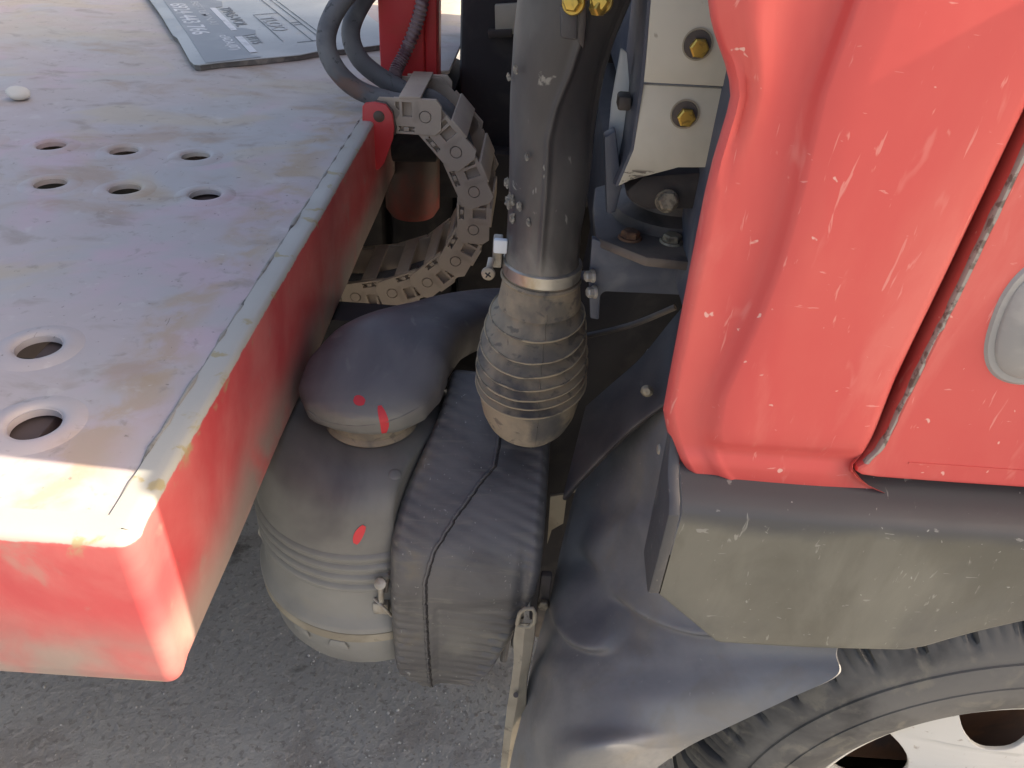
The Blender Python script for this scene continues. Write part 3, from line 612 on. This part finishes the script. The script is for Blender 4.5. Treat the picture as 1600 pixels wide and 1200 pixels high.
for i in range(1, len(rows) - 1):
    for j in range(1, len(rows[0]) - 1):
        p = rows[i][j]; u, v = proj(p)
        d1 = math.hypot((u - 918 - (v - 950) * .25) / 62, (v - 950) / 72); d2 = math.hypot((u - 1065) / 150, (v - 890 - (u - 1065) * .25) / 92)
        d3 = math.hypot((u - 930) / 60, (v - 800 + (u - 930) * .6) / 80)
        h = .024 * (1 - sm(d1, .62, 1.08)) + .026 * (1 - sm(d2, .80, 1.08)) + .008 * (1 - sm(d3, .4, 1.1)) - .010 * math.exp(-((u - 930 - (v - 900) * .55) / 26) ** 2) * sm(v, 850, 890) * (1 - sm(v, 1000, 1040))
        h += .003 * nz(p, 9) + .004 * nz(p, 4)
        e = min(1, i / 8, (len(rows) - 1 - i) / 4, j / 3, (len(rows[0]) - 1 - j) / 5)
        rows[i][j] = p + V((-.45, -.75, .2)) * h * e
grid('mudguard', rows, mud_m, tr, sharp=70, thick=.003)
# upper liner that overlaps the mudguard
ul = [[(1075, 470, .90), (1045, 505, .88), (1000, 560, .87), (955, 600, .875), (915, 635, .88)],
      [(1085, 540, .82), (1040, 570, .80), (985, 625, .81), (935, 680, .82), (893, 722, .835)],
      [(1090, 600, .74), (1038, 628, .745), (985, 668, .765), (930, 722, .785), (880, 775, .80)],
      [(1090, 606, .755), (1040, 636, .755), (988, 676, .775), (934, 728, .795), (884, 782, .81)]]
rw = [crom([P(u, v, Y=y) for u, v, y in r], 8) for r in ul]; cl = [crom([r[j] for r in rw], 6) for j in range(len(rw[0]))]
grid('wheel_arch_liner', [[cl[j][i] for j in range(len(cl))] for i in range(len(cl[0]))], liner_m, tr, sharp=60, thick=.003)
lathe('liner_bolt', [(0, .004), (.0045, .0035), (.007, .001), (.008, 0)], P(1011, 611, Y=.764), (-.3, -1, .3), nut_m, tr, n=18)
# --- pale slits added for light through the gap, tan bracket beside the resonator
prism('pale_slit', [P(u, v, Y=.925) for u, v in [(950, 690), (928, 738), (906, 768), (886, 772)]], (0, .004, 0), strap_m, tr, bevel=0)
prism('pale_slit', [P(u, v, Y=.925) for u, v in [(860, 776), (886, 772), (880, 818), (862, 828), (855, 850)]], (0, .004, 0), strap_m, tr, bevel=0)
st = [((806, 975), (836, 975), .655), ((802, 1000), (834, 1000), .648), ((803, 1035), (828, 1035), .640), ((799, 1062), (823, 1062), .632), ((793, 1100), (822, 1100), .622), ((788, 1140), (812, 1140), .612), ((783, 1190), (804, 1190), .600), ((779, 1250), (796, 1250), .588)]
rows = [[P(*a, Y=y), P((a[0] + b[0]) / 2, a[1], Y=y - .0035), P(*b, Y=y + .002), P(b[0] + 1, b[1], Y=y + .02)] for a, b, y in st]
sb = grid('strap_bracket', rows, strap_m, tr, sharp=25, thick=.002)
lp = [P(u, v, Y=.652) for u, v in [(808, 975), (812, 958), (820, 951), (832, 951), (836, 958), (835, 972), (828, 979), (812, 979), (808, 975)]]
tube('loop', lp, .003, strap_m, sb, n=8, up=V((0, 1, 0)))
o = tube('rivet', [P(806, 1086, Y=.621), P(806, 1086, Y=.617)], .0038, steel_m, sb, n=12, up=V((1, 0, 0)))
box('rusty_hanger', P(848, 960, Y=.74) - V((.010, .006, .05)), P(848, 930, Y=.74) + V((.010, .006, .05)), steel_m, tr)
bolt('hanger_nut', P(849, 943, Y=.730), (0, -1, .2), .0085, .008, nut_m, tr)

# --- snorkel pipe
sn = empty('intake_snorkel', (.03, .84, .98)); sn.parent = tr; sn.matrix_parent_inverse = wmat(tr).inverted()
SY = .84
sv = [440, 425, 405, 380, 350, 300, 250, 200, 150, 100, 50, 0, -60, -150, -300, -480]
sL = [791, 789, 789, 791, 793, 795, 796, 796, 797, 800, 803, 809, 816, 826, 842, 860]; sR = [897, 902, 905, 906, 909, 918, 925, 930, 937, 947, 963, 984, 1005, 1030, 1060, 1085]
sS = [843, 843, 844, 846, 848, 852, 855, 857, 868, 887, 903, 912, 925, 940, 955, 970]
rows = []
import bisect
vv = [440 - 5 * k for k in range(185)]
for v in vv:
    L_, R_, S_ = (lin(-v, [-a for a in sv], b) for b in (sL, sR, sS))
    cL, cR = P(L_, v, Y=SY), P(R_, v, Y=SY); c = (cL + cR) / 2; a = (cR - cL).length / 2; bd_ = .046 + .010 * sm(-v, -200, 0)
    fs = max(-.98, min(.98, ((S_ - L_) / (R_ - L_) - .5) * 2)); aS = math.acos(fs)       # where the moulding ridge runs
    ring = []
    for k in range(180):
        q = 2 * math.pi * k / 180; r_ = 1.0
        if q < math.pi:
            dq = abs(q - aS); r_ += .075 * sm(-v, -415, -370) * math.exp(-(dq / .075) ** 2)
            if q < aS and v < 330: r_ -= .10 * sm(330 - v, 0, 170) * math.sin(min(1, (aS - q) / .7) * math.pi / 2) * min(1, q / .5)
        ring.append(c + V((a * math.cos(q) * (r_ if abs(math.cos(q)) < .95 else 1), -bd_ * math.sin(q) * r_, 0)) + V((0, 0, .0015 * nz((q, v * .01, 0), 2))))
    rows.append(ring)
grid('pipe', rows, pipe_m, sn, cu=True, caps=True, sharp=70)
# flash scars on the pipe
for u, v, s_, y in ((793, 285, 1.0, .838), (797, 315, 1.5, .815), (801, 340, 1.0, .812), (795, 120, .7, .826), (806, 108, .8, .806), (812, 322, .9, .802), (826, 347, .8, .797), (853, 278, .8, .793), (851, 262, .6, .793), (823, 245, .7, .795)):
    c0 = P(u, v, Y=y); bm = bmesh.new(); bmesh.ops.create_icosphere(bm, subdivisions=3, radius=.0036 * s_)
    for q in bm.verts: q.co *= 1 + .9 * nz(q.co, 420); q.co = V((q.co.x * .9, q.co.y * .45, q.co.z * 1.5)) + c0
    me = bpy.data.meshes.new('scar'); bm.to_mesh(me); bm.free(); link('moulding_scar', me, scar_m, sn, 60)
# bracket and gold bolts at the top of the pipe
br = prism('bracket', [P(u, v, Y=.778) for u, v in [(905, -40), (921, -40), (916, 40), (912, 78), (902, 64), (906, 10)]], (0, .012, 0), steel_m, sn)
prism('pad', [P(u, v, Y=.782) for u, v in [(874, 8), (904, 14), (902, 64), (876, 60)]], (0, .012, 0), plastic, br, bevel=.003)
for u, v in ((896, 4), (940, 2)): bolt('bracket_bolt', P(u, v, Y=.775), (-.3, -1, .15), .0085, .010, gold_m, br, .011)
bolt('bracket_bolt', P(930, 12, Y=.776), (.5, -1, .1), .007, .012, gold_m, br)
# --- clamp band + bellows
tc_, bc_ = P(846, 425, Y=SY), P(826, 640, Y=SY)
def bell(v, L_, R_, tilt, name=None): ...
bl = [(398, 788, 904, .0), (410, 786, 905, .0), (432, 785, 907, 0), (446, 782, 908, 0), (452, 780, 908, .0)]
bsec = [(402, 789, 905, .02), (430, 787, 906, .02), (466, 779, 908, .06), (490, 770, 909, .12), (510, 763, 910, .16), (530, 756, 911, .2), (560, 750, 912, .22), (590, 749, 911, .2), (610, 750, 907, .16), (630, 754, 900, .1), (640, 760, 892, .05), (648, 768, 884, 0)]
rows = []
ribs = [488, 510, 531, 550, 566, 580, 593]
NV = 380
for k in range(NV + 1):
    v = 402 + 246 * k / NV
    L_, R_, ti = (lin(v, [b[0] for b in bsec], [b[i] for b in bsec]) for i in (1, 2, 3))
    cL, cR = P(L_, v, Y=SY), P(R_, v, Y=SY); c = (cL + cR) / 2; a = (cR - cL).length / 2
    # saw-tooth ribs: each pleat flares to a lip, then steps in
    dr = 0
    for i in range(len(ribs)):
        lo = ribs[i - 1] if i else 470
        if lo < v <= ribs[i]:
            f = (v - lo) / (ribs[i] - lo); dr = -.0075 + .0135 * f ** 2
            if f > .94: dr = -.0075 + .0135 * (1 - f) / .06
    ring = []
    for j in range(72):
        q = 2 * math.pi * j / 72; x, y = a * math.cos(q), -min(a, .060) * 1.0 * math.sin(q); l = math.hypot(x, y); 
        wv = dr * (1 + .25 * nz((q * 2, v * .02, 0)))
        ring.append(c + V((x * (1 + wv / l), y * (1 + wv / l), x * ti * .35 - y * -1 * .30 * sm(v, 455, 520) + .0008 * nz((x * 60, y * 60, v * .1)))))
    rows.append(ring)
be = grid('bellows', rows, tanplas, tr, cu=True, caps=True, sharp=32)
for vr in ribs:
    kk = int((vr - .07 * 12 - 402) / 246 * NV)
    kk = max(range(kk - 8, kk + 9), key=lambda q: (rows[q][18] - rows[q][54]).length)
    tube('pleat_lip', rows[kk] + rows[kk][:1], [.0012 + .0006 * nz(p, 90) for p in rows[kk] + rows[kk][:1]], lip_m, be, n=6, caps=False)
# vertical mould seam on the bellows
tube('mould_line', [rows[k][int(18 - 2 + k * 0)] + V((0, -.0004, 0)) for k in range(90, 365, 2)], .0008, tanplas, be, n=6)
cen = (P(788, 420, Y=SY) + P(905, 420, Y=SY)) / 2; ra = (P(905, 420, Y=SY) - P(788, 420, Y=SY)).length / 2
zb_ = P(846, 452, Y=SY - ra).z
lathe('hose_clamp', [(ra * .96, -.001), (ra + .0012, 0), (ra + .0026, .0015), (ra + .0028, .016), (ra + .0012, .0175), (ra * .96, .0185)], (cen.x, SY, zb_ - .0015), (.02, 0, 1), metal_m, be, n=72)
lathe('clamp_lip', [(ra * .95, 0), (ra + .003, .0), (ra + .0045, .003), (ra + .003, .006), (ra * .95, .006)], (cen.x, SY, zb_ - .0095), (.02, 0, 1), tanplas, be, n=72)
cb = box('clamp_housing', P(769, 415, Y=.835) - V((.0, .006, 0)), P(786, 372, Y=.835) + V((0, .012, .0)), zinc_m, be, bevel=.002)
box('clamp_cap', P(771, 394, Y=.827) - V((0, .004, 0)), P(791, 374, Y=.827) + V((.002, .004, 0)), pale_m, be, bevel=.002)
s0, s1 = P(768, 404, Y=.826), P(763, 427, Y=.812)
tube('screw_shank', [s0, s1], .0042, zinc_m, be, n=14)
ax_ = (s1 - s0).normalized(); ax2 = (ax_ * .45 + V((0, -1, .35))).normalized()
sh = lathe('screw_head', [(0, .0045), (.005, .0043), (.0078, .003), (.0085, 0), (.0075, -.003), (0, -.003)], s1, ax2, zinc_m, be, n=24)
for q in (.6, .6 + math.pi / 2):
    a_, b_ = frame(ax2); d_ = a_ * math.cos(q) + b_ * math.sin(q)
    tube('slot', [s1 + ax2 * .0046 - d_ * .004, s1 + ax2 * .0046 + d_ * .004], .0009, dark_m, sh, n=6)

# --- ribbed resonator box
pf = crom([(0, .712, .300), (0, .700, .315), (0, .692, .36), (0, .686, .44), (0, .684, .52), (0, .688, .575), (0, .704, .622), (0, .74, .657), (0, .80, .690), (0, .87, .722), (0, .925, .744), (0, .965, .745), (0, .985, .715), (0, .985, .65), (0, .95, .50), (0, .91, .36), (0, .88, .300), (0, .80, .282), (0, .74, .286), (0, .712, .300)], 16)[:-1]
npf = len(pf); cen = V((0, .83, .52)); slen = [0]
for i in range(1, npf): slen.append(slen[-1] + (pf[i] - pf[i-1]).length)
def nrm2(i):
    d = pf[(i + 1) % npf] - pf[i - 1]; n_ = V((0, -d.z, d.y)).normalized(); return n_ if n_.dot(pf[i] - V((0, .84, .5))) > 0 else -n_
def xl(y, z): return -.152 + .052 * sm(y, .70, .95) + .085 * (1 - sm(z, .27, .37)) ** 1.6
def xr(y, z): return lin(z, [.28, .36, .42, .50, .56, .60, .8], [-.045, .002, .018, .040, .054, .058, .066]) if y < .9 else .06
colsR = [(-1, .0), (-1, .5), (-1, .80)] + [(-1 + .16 * (1 - math.cos(q)), .86 + .14 * math.sin(q)) for q in [math.pi / 2 * k / 8 for k in range(9)]] 
colsR += [(-.84 + 1.68 * k / 40, 1) for k in range(1, 40)]
colsR += [(-c_, k_) for c_, k_ in colsR[:12][::-1]]
def rpt(i, c_, k_, extra=0):
    p = pf[i]; y, z = p.y, p.z; s_ = slen[i]
    x0, x1 = xl(y, z), xr(y, z); x = x0 + (x1 - x0) * (c_ + 1) / 2
    ph = (s_ + .42 * (x + .05) * (1 if z > .6 and y > .70 else .3)) / .0185
    rib = abs(math.sin(math.pi * ph)) ** .6 
    amp = .0040 * (.28 + 1.05 * sm(abs(c_), .45, .95)) * (1.5 if z < .56 else (.85 if z > .59 and y < .97 else .25)) * (.8 + .3 * nz((x * 9, y * 9, z * 9)))
    if z < .54 and c_ > .25: amp *= 2.0
    if .52 < z < .60 and y < .72: amp *= .35
    off = amp * (rib - .7) + extra
    # groove left of the bulging right cheek
    off -= .007 * math.exp(-((x - (.035 - .0)) / .008) ** 2) * sm(z, .44, .52) * (1 - sm(z, .60, .66)) * (y < .75)
    if y < .78 and z < .60:                                              # right half of the near face steps back under the upper lobe
        off -= .005 * sm(x, -.094, -.080) * (1 - sm(z, .515 + .02 * sm(x, -.06, .03), .548 + .02 * sm(x, -.06, .03)))
    base = cen + (p - cen) * (k_ if k_ < .99 else 1)
    return V((x, base.y, base.z)) + nrm2(i) * (off * (k_ if k_ > .85 else 0)) + V((1, 0, 0)) * 0
rows = [[rpt(i, c_, k_) for c_, k_ in colsR] for i in range(npf)]
rs = grid('resonator', rows, reson_m, tr, cv=True, sharp=60)
# moulded seam
sp_ = [(.712, .300, -.096), (.692, .36, -.098), (.684, .52, -.101), (.688, .575, -.102), (.704, .622, -.092), (.74, .657, -.066), (.785, .683, -.036), (.81, .694, -.018), (.84, .708, -.014), (.87, .722, -.012)]
def near_i(y, z): return min(range(npf), key=lambda i: (pf[i].y - y) ** 2 + (pf[i].z - z) ** 2)
ii = [near_i(y, z) for y, z, x in sp_]; sm_pts = []
for i in range(ii[0], ii[-1] + 1):
    x = lin(i, ii, [q[2] for q in sp_]); y, z = pf[i].y, pf[i].z; c_ = 2 * (x - xl(y, z)) / (xr(y, z) - xl(y, z)) - 1
    sm_pts.append((i, c_))
fine = []
for a in range(len(sm_pts) - 1):
    for t in (0, .25, .5, .75):
        i0, c0 = sm_pts[a]; i1, c1 = sm_pts[a + 1]; p0, p1 = rpt(i0, c0, 1, .0006), rpt(i1, c1, 1, .0006); fine.append(p0.lerp(p1, t))
wob = [p + V((.0012 * nz(p, 120) + .0008 * nz(p, 300), 0, 0)) for p in fine]
tube('seam_ridge', wob, [.0022 + .0007 * nz(p, 90) for p in wob], reson_m, rs, n=8)
tube('seam_groove', [p + V((.0035, -.0003, -.0003)) for p in wob], [.0010 + .0004 * nz(p, 150) for p in wob], dark_m, rs, n=6)
# wavy side ribs low on the right
for k in range(2):
    x0 = .012 + .016 * k; y0 = .745 + .03 * k
    tube('side_rib', crom([V((x0 + .004, y0, .50)), V((x0 - .002, y0, .46)), V((x0 + .003, y0, .435)), V((x0 + .012, y0, .41)), V((x0 + .008, y0, .375)), V((x0 + .006, y0, .33))], 6), .006, reson_m, rs, n=10)

# --- air cleaner
AC = V((-.215, .88, 0)); ac = empty('air_cleaner', (AC.x, AC.y, .36)); ac.parent = tr; ac.matrix_parent_inverse = wmat(tr).inverted()
pr = [(0, .706), (.07, .706), (.11, .703), (.138, .695), (.154, .682), (.163, .662), (.168, .635), (.170, .612), (.1705, .603)]
for k in range(4):
    z = .598 - k * .021; pr += [(.1705, z), (.1745, z - .004), (.1755, z - .008), (.1745, z - .012), (.1705, z - .016)]
pr += [(.171, .505), (.172, .475), (.176, .458), (.182, .450), (.184, .444), (.184, .438), (.178, .434)]
lathe('canister', pr, AC, (0, 0, 1), filter_m, ac, n=110, sharp=40)
lathe('flange_ring', [(.175, .4335), (.1815, .4325), (.183, .429), (.183, .417), (.179, .413), (.165, .4125)], AC, (0, 0, 1), strap_m, ac, n=110)
lathe('end_cup', [(.1735, .4155), (.174, .41), (.170, .352), (.163, .337), (.145, .329), (0, .327)], AC, (0, 0, 1), filter_m, ac, n=110)
for c_ in ac.children:                                     # flattened where the resonator sits against it
    for v in c_.data.vertices:
        lim = -.150 + .055 * sm(v.co.y, .72, .96)
        if v.co.x > lim: v.co.x = lim + (v.co.x - lim) * .04
for a in (math.radians(262), math.radians(240)):
    d = V((math.cos(a), math.sin(a), 0)); t_ = V((-d.y, d.x, 0)); c0 = AC + V((0, 0, .395)) + d * .1725
    prism('drain_tab', [c0 - t_ * .018 + V((0, 0, -.008)), c0 + t_ * .018 + V((0, 0, -.008)), c0 + t_ * .011 + V((0, 0, .010)), c0 - t_ * .011 + V((0, 0, .010))], d * .004, filter_m, ac)
# over-centre wire clips on the left
for k, z in enumerate((.462, .430)):
    a = math.radians(172 + 4 * k); d = V((math.cos(a), math.sin(a), 0)); c0 = AC + d * .180 + V((0, 0, z))
    tube('wire_clip', [c0 + d * (.018 * math.sin(q)) + V((0, 0, .020 * math.cos(q))) + V((-d.y, d.x, 0)) * .006 * math.cos(q * .5) for q in [math.pi * j / 18 - .25 for j in range(22)]], .0028, zinc_m, ac, n=10, up=V((0, 1, 0)))
# screw clamp between canister and resonator
q0 = P(596, 945, Y=.715)
bxs = box('clamp_block', q0 - V((.012, .008, .014)), q0 + V((.012, .010, .010)), zinc_m, ac, bevel=.004)
tube('clamp_screw', [P(596, 940, Y=.708), P(594, 912, Y=.700)], .0042, zinc_m, ac, n=12)
lathe('clamp_screw_head', [(0, .004), (.006, .0038), (.0085, .002), (.0088, -.002), (0, -.003)], P(594, 912, Y=.698), (0, -.75, .65), zinc_m, ac, n=20)
tube('clamp_wire', crom([P(585, 935, Y=.712), P(600, 950, Y=.700), P(612, 962, Y=.705)], 6), .0024, zinc_m, ac, n=8)
tube('clamp_wire', crom([P(603, 925, Y=.71), P(608, 895, Y=.72), P(618, 860, Y=.74)], 6), .0028, steel_m, ac, n=8)
# intake duct on top: rounded cap running back to the right
spn = crom([(-.216, .802, .754), (-.215, .812, .755), (-.213, .835, .757), (-.208, .87, .762), (-.200, .91, .766), (-.186, .955, .772), (-.165, 1.00, .768), (-.135, 1.06, .755), (-.095, 1.13, .735), (-.03, 1.22, .70), (.04, 1.30, .66)], 6)
nsp = len(spn); wd, hg = [], []
for p in spn:
    wd.append(lin(p.y, [.802, .808, .82, .85, .90, .95, 1.0, 1.06, 1.13, 1.3], [.010, .040, .068, .094, .104, .098, .082, .064, .056, .054]))
    hg.append(lin(p.y, [.802, .808, .82, .85, .90, .95, 1.0, 1.06, 1.13, 1.3], [.014, .019, .024, .029, .035, .042, .045, .043, .044, .044]))
rows = []
for i, p in enumerate(spn):
    d = spn[min(i + 1, nsp - 1)] - spn[max(i - 1, 0)]; s_, t_ = frame(d); row = []
    for k in range(48):
        q = 2 * math.pi * k / 48; e = .72 if math.sin(q) > 0 else .5
        cx_, cy_ = math.copysign(abs(math.cos(q)) ** e, math.cos(q)), math.copysign(abs(math.sin(q)) ** e, math.sin(q))
        row.append(p + s_ * cx_ * wd[i] + t_ * cy_ * hg[i])
    rows.append(row)
du = grid('intake_duct', rows, hood_m, tr, cu=True, caps=True, sharp=60)
lathe('duct_collar', [(.055, .703), (.066, .7075), (.069, .711), (.067, .715), (.064, .718), (.065, .723), (.065, .740), (.05, .75)], (-.203, .878, 0), (0, 0, 1), tanplas, du, n=56)
def mark(parent, c0, u_, v_, n_, a, b):
    u_, v_ = V(u_).normalized(), V(v_).normalized(); n_ = V(n_).normalized(); rws = []
    for f, h in ((1, -.003), (1, .0), (.85, .0006), (.05, .0009)):
        rws.append([c0 + u_ * a * f * math.cos(q) * (1 + .12 * math.sin(3 * q)) + v_ * b * f * math.sin(q) + n_ * h for q in [2 * math.pi * k / 26 for k in range(26)]])
    return grid('paint_mark', rws, redmark, parent, cu=True, caps=True)
# red paint dabs: found on the surface under the photographed pixel
from mathutils.bvhtree import BVHTree
def hit(o, u, v):
    t = BVHTree.FromPolygons([x.co.copy() for x in o.data.vertices], [list(p.vertices) for p in o.data.polygons])
    return t.ray_cast(V((0, 0, CH)), ray(u, v).normalized())
can = [c for c in ac.children if c.name.startswith('canister')][0]
def ribbon(o_, par, pts, wpx):                              # paint stroke following the surface under it
    rws = []
    for k, (u, v) in enumerate(crom([V((a, b, 0)) for a, b in pts], 8)[i_][:2] for i_ in range(8 * (len(pts) - 1) + 1)):
        t = k / (8 * (len(pts) - 1)); ww = wpx * math.sin(math.pi * min(.97, max(.03, t))) ** .35; row = []
        dx, dy = pts[-1][0] - pts[0][0], pts[-1][1] - pts[0][1]; l = math.hypot(dx, dy)
        for f in (-1, -.5, 0, .5, 1):
            loc, n_, ix, ds = hit(o_, u - dy / l * ww * f, v + dx / l * ww * f)
            if loc is None: break
            if n_.dot(loc - V((0, 0, CH))) > 0: n_ = -n_
            row.append(loc + n_ * .0007)
        if len(row) == 5: rws.append(row)
    if len(rws) > 2: grid('paint_mark', rws, redmark, par, thick=.0004)
pl_ = []
for u, v in [(471, 626), (482, 641), (500, 655), (520, 661), (542, 665), (562, 666), (580, 664), (605, 659), (630, 650), (650, 639), (667, 627)]:
    loc, n_, ix, ds = hit(du, u, v)
    if loc is not None: pl_.append(loc)
if len(pl_) > 3: tube('parting_line', crom(pl_, 5), .0009, hood_m, du, n=6)
ribbon(du, du, [(553, 623), (561, 626), (570, 629)], 8)
ribbon(du, du, [(593, 634), (598, 650), (601, 664), (600, 678)], 7)
ribbon(can, ac, [(555, 849), (560, 836), (569, 821)], 7)
loc, n_, ix, ds = hit(can, 617, 741)
if loc is not None: lathe('moulded_dot', [(0, .0015), (.006, .0015), (.0085, .0006), (.010, -.001)], loc, n_ if n_.z > 0 else -n_, filter_m, ac, n=24)

# --- cream cab bracket with two gold bolts
up_ = [(1022, -60), (1200, -60), (1200, 139), (1006, 129), (1010, 90)]; lo_ = [(1005, 132), (1200, 142), (1200, 262), (1060, 262), (985, 282), (966, 291), (990, 235)]
cp_ = prism('cab_bracket', [P(u, v, Y=.780) for u, v in up_], (0, .008, 0), cream_m, tr, bevel=.0012)
prism('lower_plate', [P(u, v, Y=.783) for u, v in lo_], (0, .008, 0), cream_m, cp_, bevel=.0012)
obj('side_flange', [P(1022, -60, Y=.781), P(1006, 130, Y=.781), P(990, 235, Y=.784), P(966, 291, Y=.784), P(956, 280, Y=.90), P(968, 200, Y=.92), P(985, 60, Y=.92), P(998, -60, Y=.92)], [(0, 1, 6, 7), (1, 2, 5, 6), (2, 3, 4, 5)], blue_m, cp_, thick=.003)
prism('pale_flange', [P(u, v, Y=.86) for u, v in [(970, 74), (980, 82), (986, 150), (982, 215), (966, 262), (956, 292), (951, 288), (948, 245), (955, 160)]], (0, .004, 0), pale_m, cp_)
box('bracket_lug', P(970, 172, Y=.82) - V((.004, .004, 0)), P(982, 150, Y=.82) + V((.004, .02, 0)), steel_m, cp_)
for u, v, r_ in ((1090, 69, .0125), (1070, 178, .0122)):
    y_ = .780 if v < 120 else .783
    lathe('bolt_hole', [(.0142, -.0012), (.0148, .0010), (.0132, .0012), (.0122, -.0004)], P(u, v, Y=y_), (0, -1, 0), strap_m, cp_, n=36)
    c0 = P(u, v, Y=y_) + V((0, -.0005, 0))
    lathe('dark_recess', [(0, .0006), (.0126, .0006)], c0, (0, -1, 0), steel_m, cp_, n=30)
    bolt('gold_bolt', c0 + V((.0015, 0, -.0025)), (0, -1, 0), .0092, .007, gold_m, cp_)
# --- cab mount under it
mt_ = empty('cab_mount', (.14, .85, .95)); mt_.parent = tr; mt_.matrix_parent_inverse = wmat(tr).inverted()
rub = P(1050, 330, Y=.87)
prism('rubber_block', [P(u, v, Y=.800) for u, v in [(1005, 275), (1180, 262), (1180, 330), (1010, 330), (985, 318), (975, 300)]], (0, .12, 0), dark_m, mt_, bevel=.008)
bolt('mount_nut', P(1042, 314, Y=.797), (0, -1, .35), .011, .010, nut_m, mt_, .013)
zt_ = P(1000, 385, Y=.80).z
prism('mount_plate', [P(u, v, Z=zt_) for u, v in [(930, 292), (955, 285), (1180, 300), (1180, 420), (1010, 402), (930, 370), (927, 320)]], (0, 0, -.012), steel_m, mt_, bevel=.003)
prism('blue_post', [P(u, v, Y=.83) for u, v in [(944, 215), (962, 205), (972, 290), (962, 332), (948, 335)]], (0, .02, 0), blue_m, mt_)
lathe('mount_cup', [(.075, 0), (.072, .012), (.055, .02), (.05, .04)], P(1050, 345, Z=zt_) + V((0, .02, 0)), (0, 0, 1), steel_m, mt_, n=40)
for u, v, m_ in ((984, 372, rust_m), (1049, 378, nut_m)): bolt('plate_bolt', P(u, v, Z=zt_), (0, 0, 1), .011, .010, m_, mt_, .014)
zc_ = P(1000, 402, Y=.80).z
cp2 = [(925, 372), (1010, 403), (1180, 420), (1180, 470), (1075, 462), (945, 456), (938, 462), (936, 500), (922, 498), (920, 440)]
prism('mount_channel', [P(u, v, Y=.812) for u, v in cp2], (0, .010, 0), blue_m, mt_, bevel=.002)
lathe('channel_hole', [(0, .0005), (.010, .0005), (.0115, .0002)], P(1016, 400, Y=.8115), (0, -1, 0), dark_m, mt_, n=24)
for u, v in ((917, 431), (920, 456)): bolt('side_bolt', P(u + 9, v, Y=.806), (-1, -.35, 0), .0065, .010, zinc_m, mt_, .0080)
tube('brake_rod', crom([P(905, 527, Y=.93), P(960, 515, Y=.92), P(1000, 503, Y=.91), P(1055, 480, Y=.90)], 6), .0042, steel_m, tr, n=10)
# --- chassis and driveline behind, near-black with boxes added to keep the gap dark
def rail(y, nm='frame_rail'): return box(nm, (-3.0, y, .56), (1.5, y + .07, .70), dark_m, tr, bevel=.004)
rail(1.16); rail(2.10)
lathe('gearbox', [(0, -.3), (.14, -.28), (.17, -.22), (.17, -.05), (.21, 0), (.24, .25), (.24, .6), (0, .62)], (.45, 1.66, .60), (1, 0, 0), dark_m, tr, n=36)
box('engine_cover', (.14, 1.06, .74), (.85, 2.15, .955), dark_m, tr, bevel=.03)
box('dark_gap_panel', (.07, 1.00, .10), (.62, 1.03, .90), dark_m, tr, bevel=.004)  # added dark sheet that keeps the gap beside the mudguard dark
box('dark_gap_box', (-.205, 2.18, .06), (.13, 2.62, 1.22), dark_m, tr, bevel=.02)  # tall dark box added to cover bright ground beyond the truck
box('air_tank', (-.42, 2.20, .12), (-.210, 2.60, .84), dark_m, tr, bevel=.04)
box('far_dark_panel', (.132, 2.64, .02), (1.5, 2.68, 1.02), dark_m, tr, bevel=.004)  # added dark panel hiding the sunlit ground beyond
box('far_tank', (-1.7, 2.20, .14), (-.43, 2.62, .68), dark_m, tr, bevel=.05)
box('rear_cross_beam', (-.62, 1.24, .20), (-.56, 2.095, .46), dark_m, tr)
box('tan_block', (-.66, 1.10, .40), (-.44, 1.155, .545), strap_m, tr, bevel=.004)  # small tan block below the deck
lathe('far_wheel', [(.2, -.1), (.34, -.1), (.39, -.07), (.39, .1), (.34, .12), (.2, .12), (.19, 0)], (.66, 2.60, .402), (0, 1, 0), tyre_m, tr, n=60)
prism('pale_box', [P(u, v, Y=2.15) for u, v in [(773, 8), (835, 4), (835, 55), (774, 52)]], (0, .02, 0), cream_m, tr)  # cream box added to stand for a sunlit spot on the far side
prism('far_pipe_clip', [P(u, v, Y=2.14) for u, v in [(762, 48), (800, 46), (800, 58), (764, 60)]], (0, .03, 0), steel_m, tr)
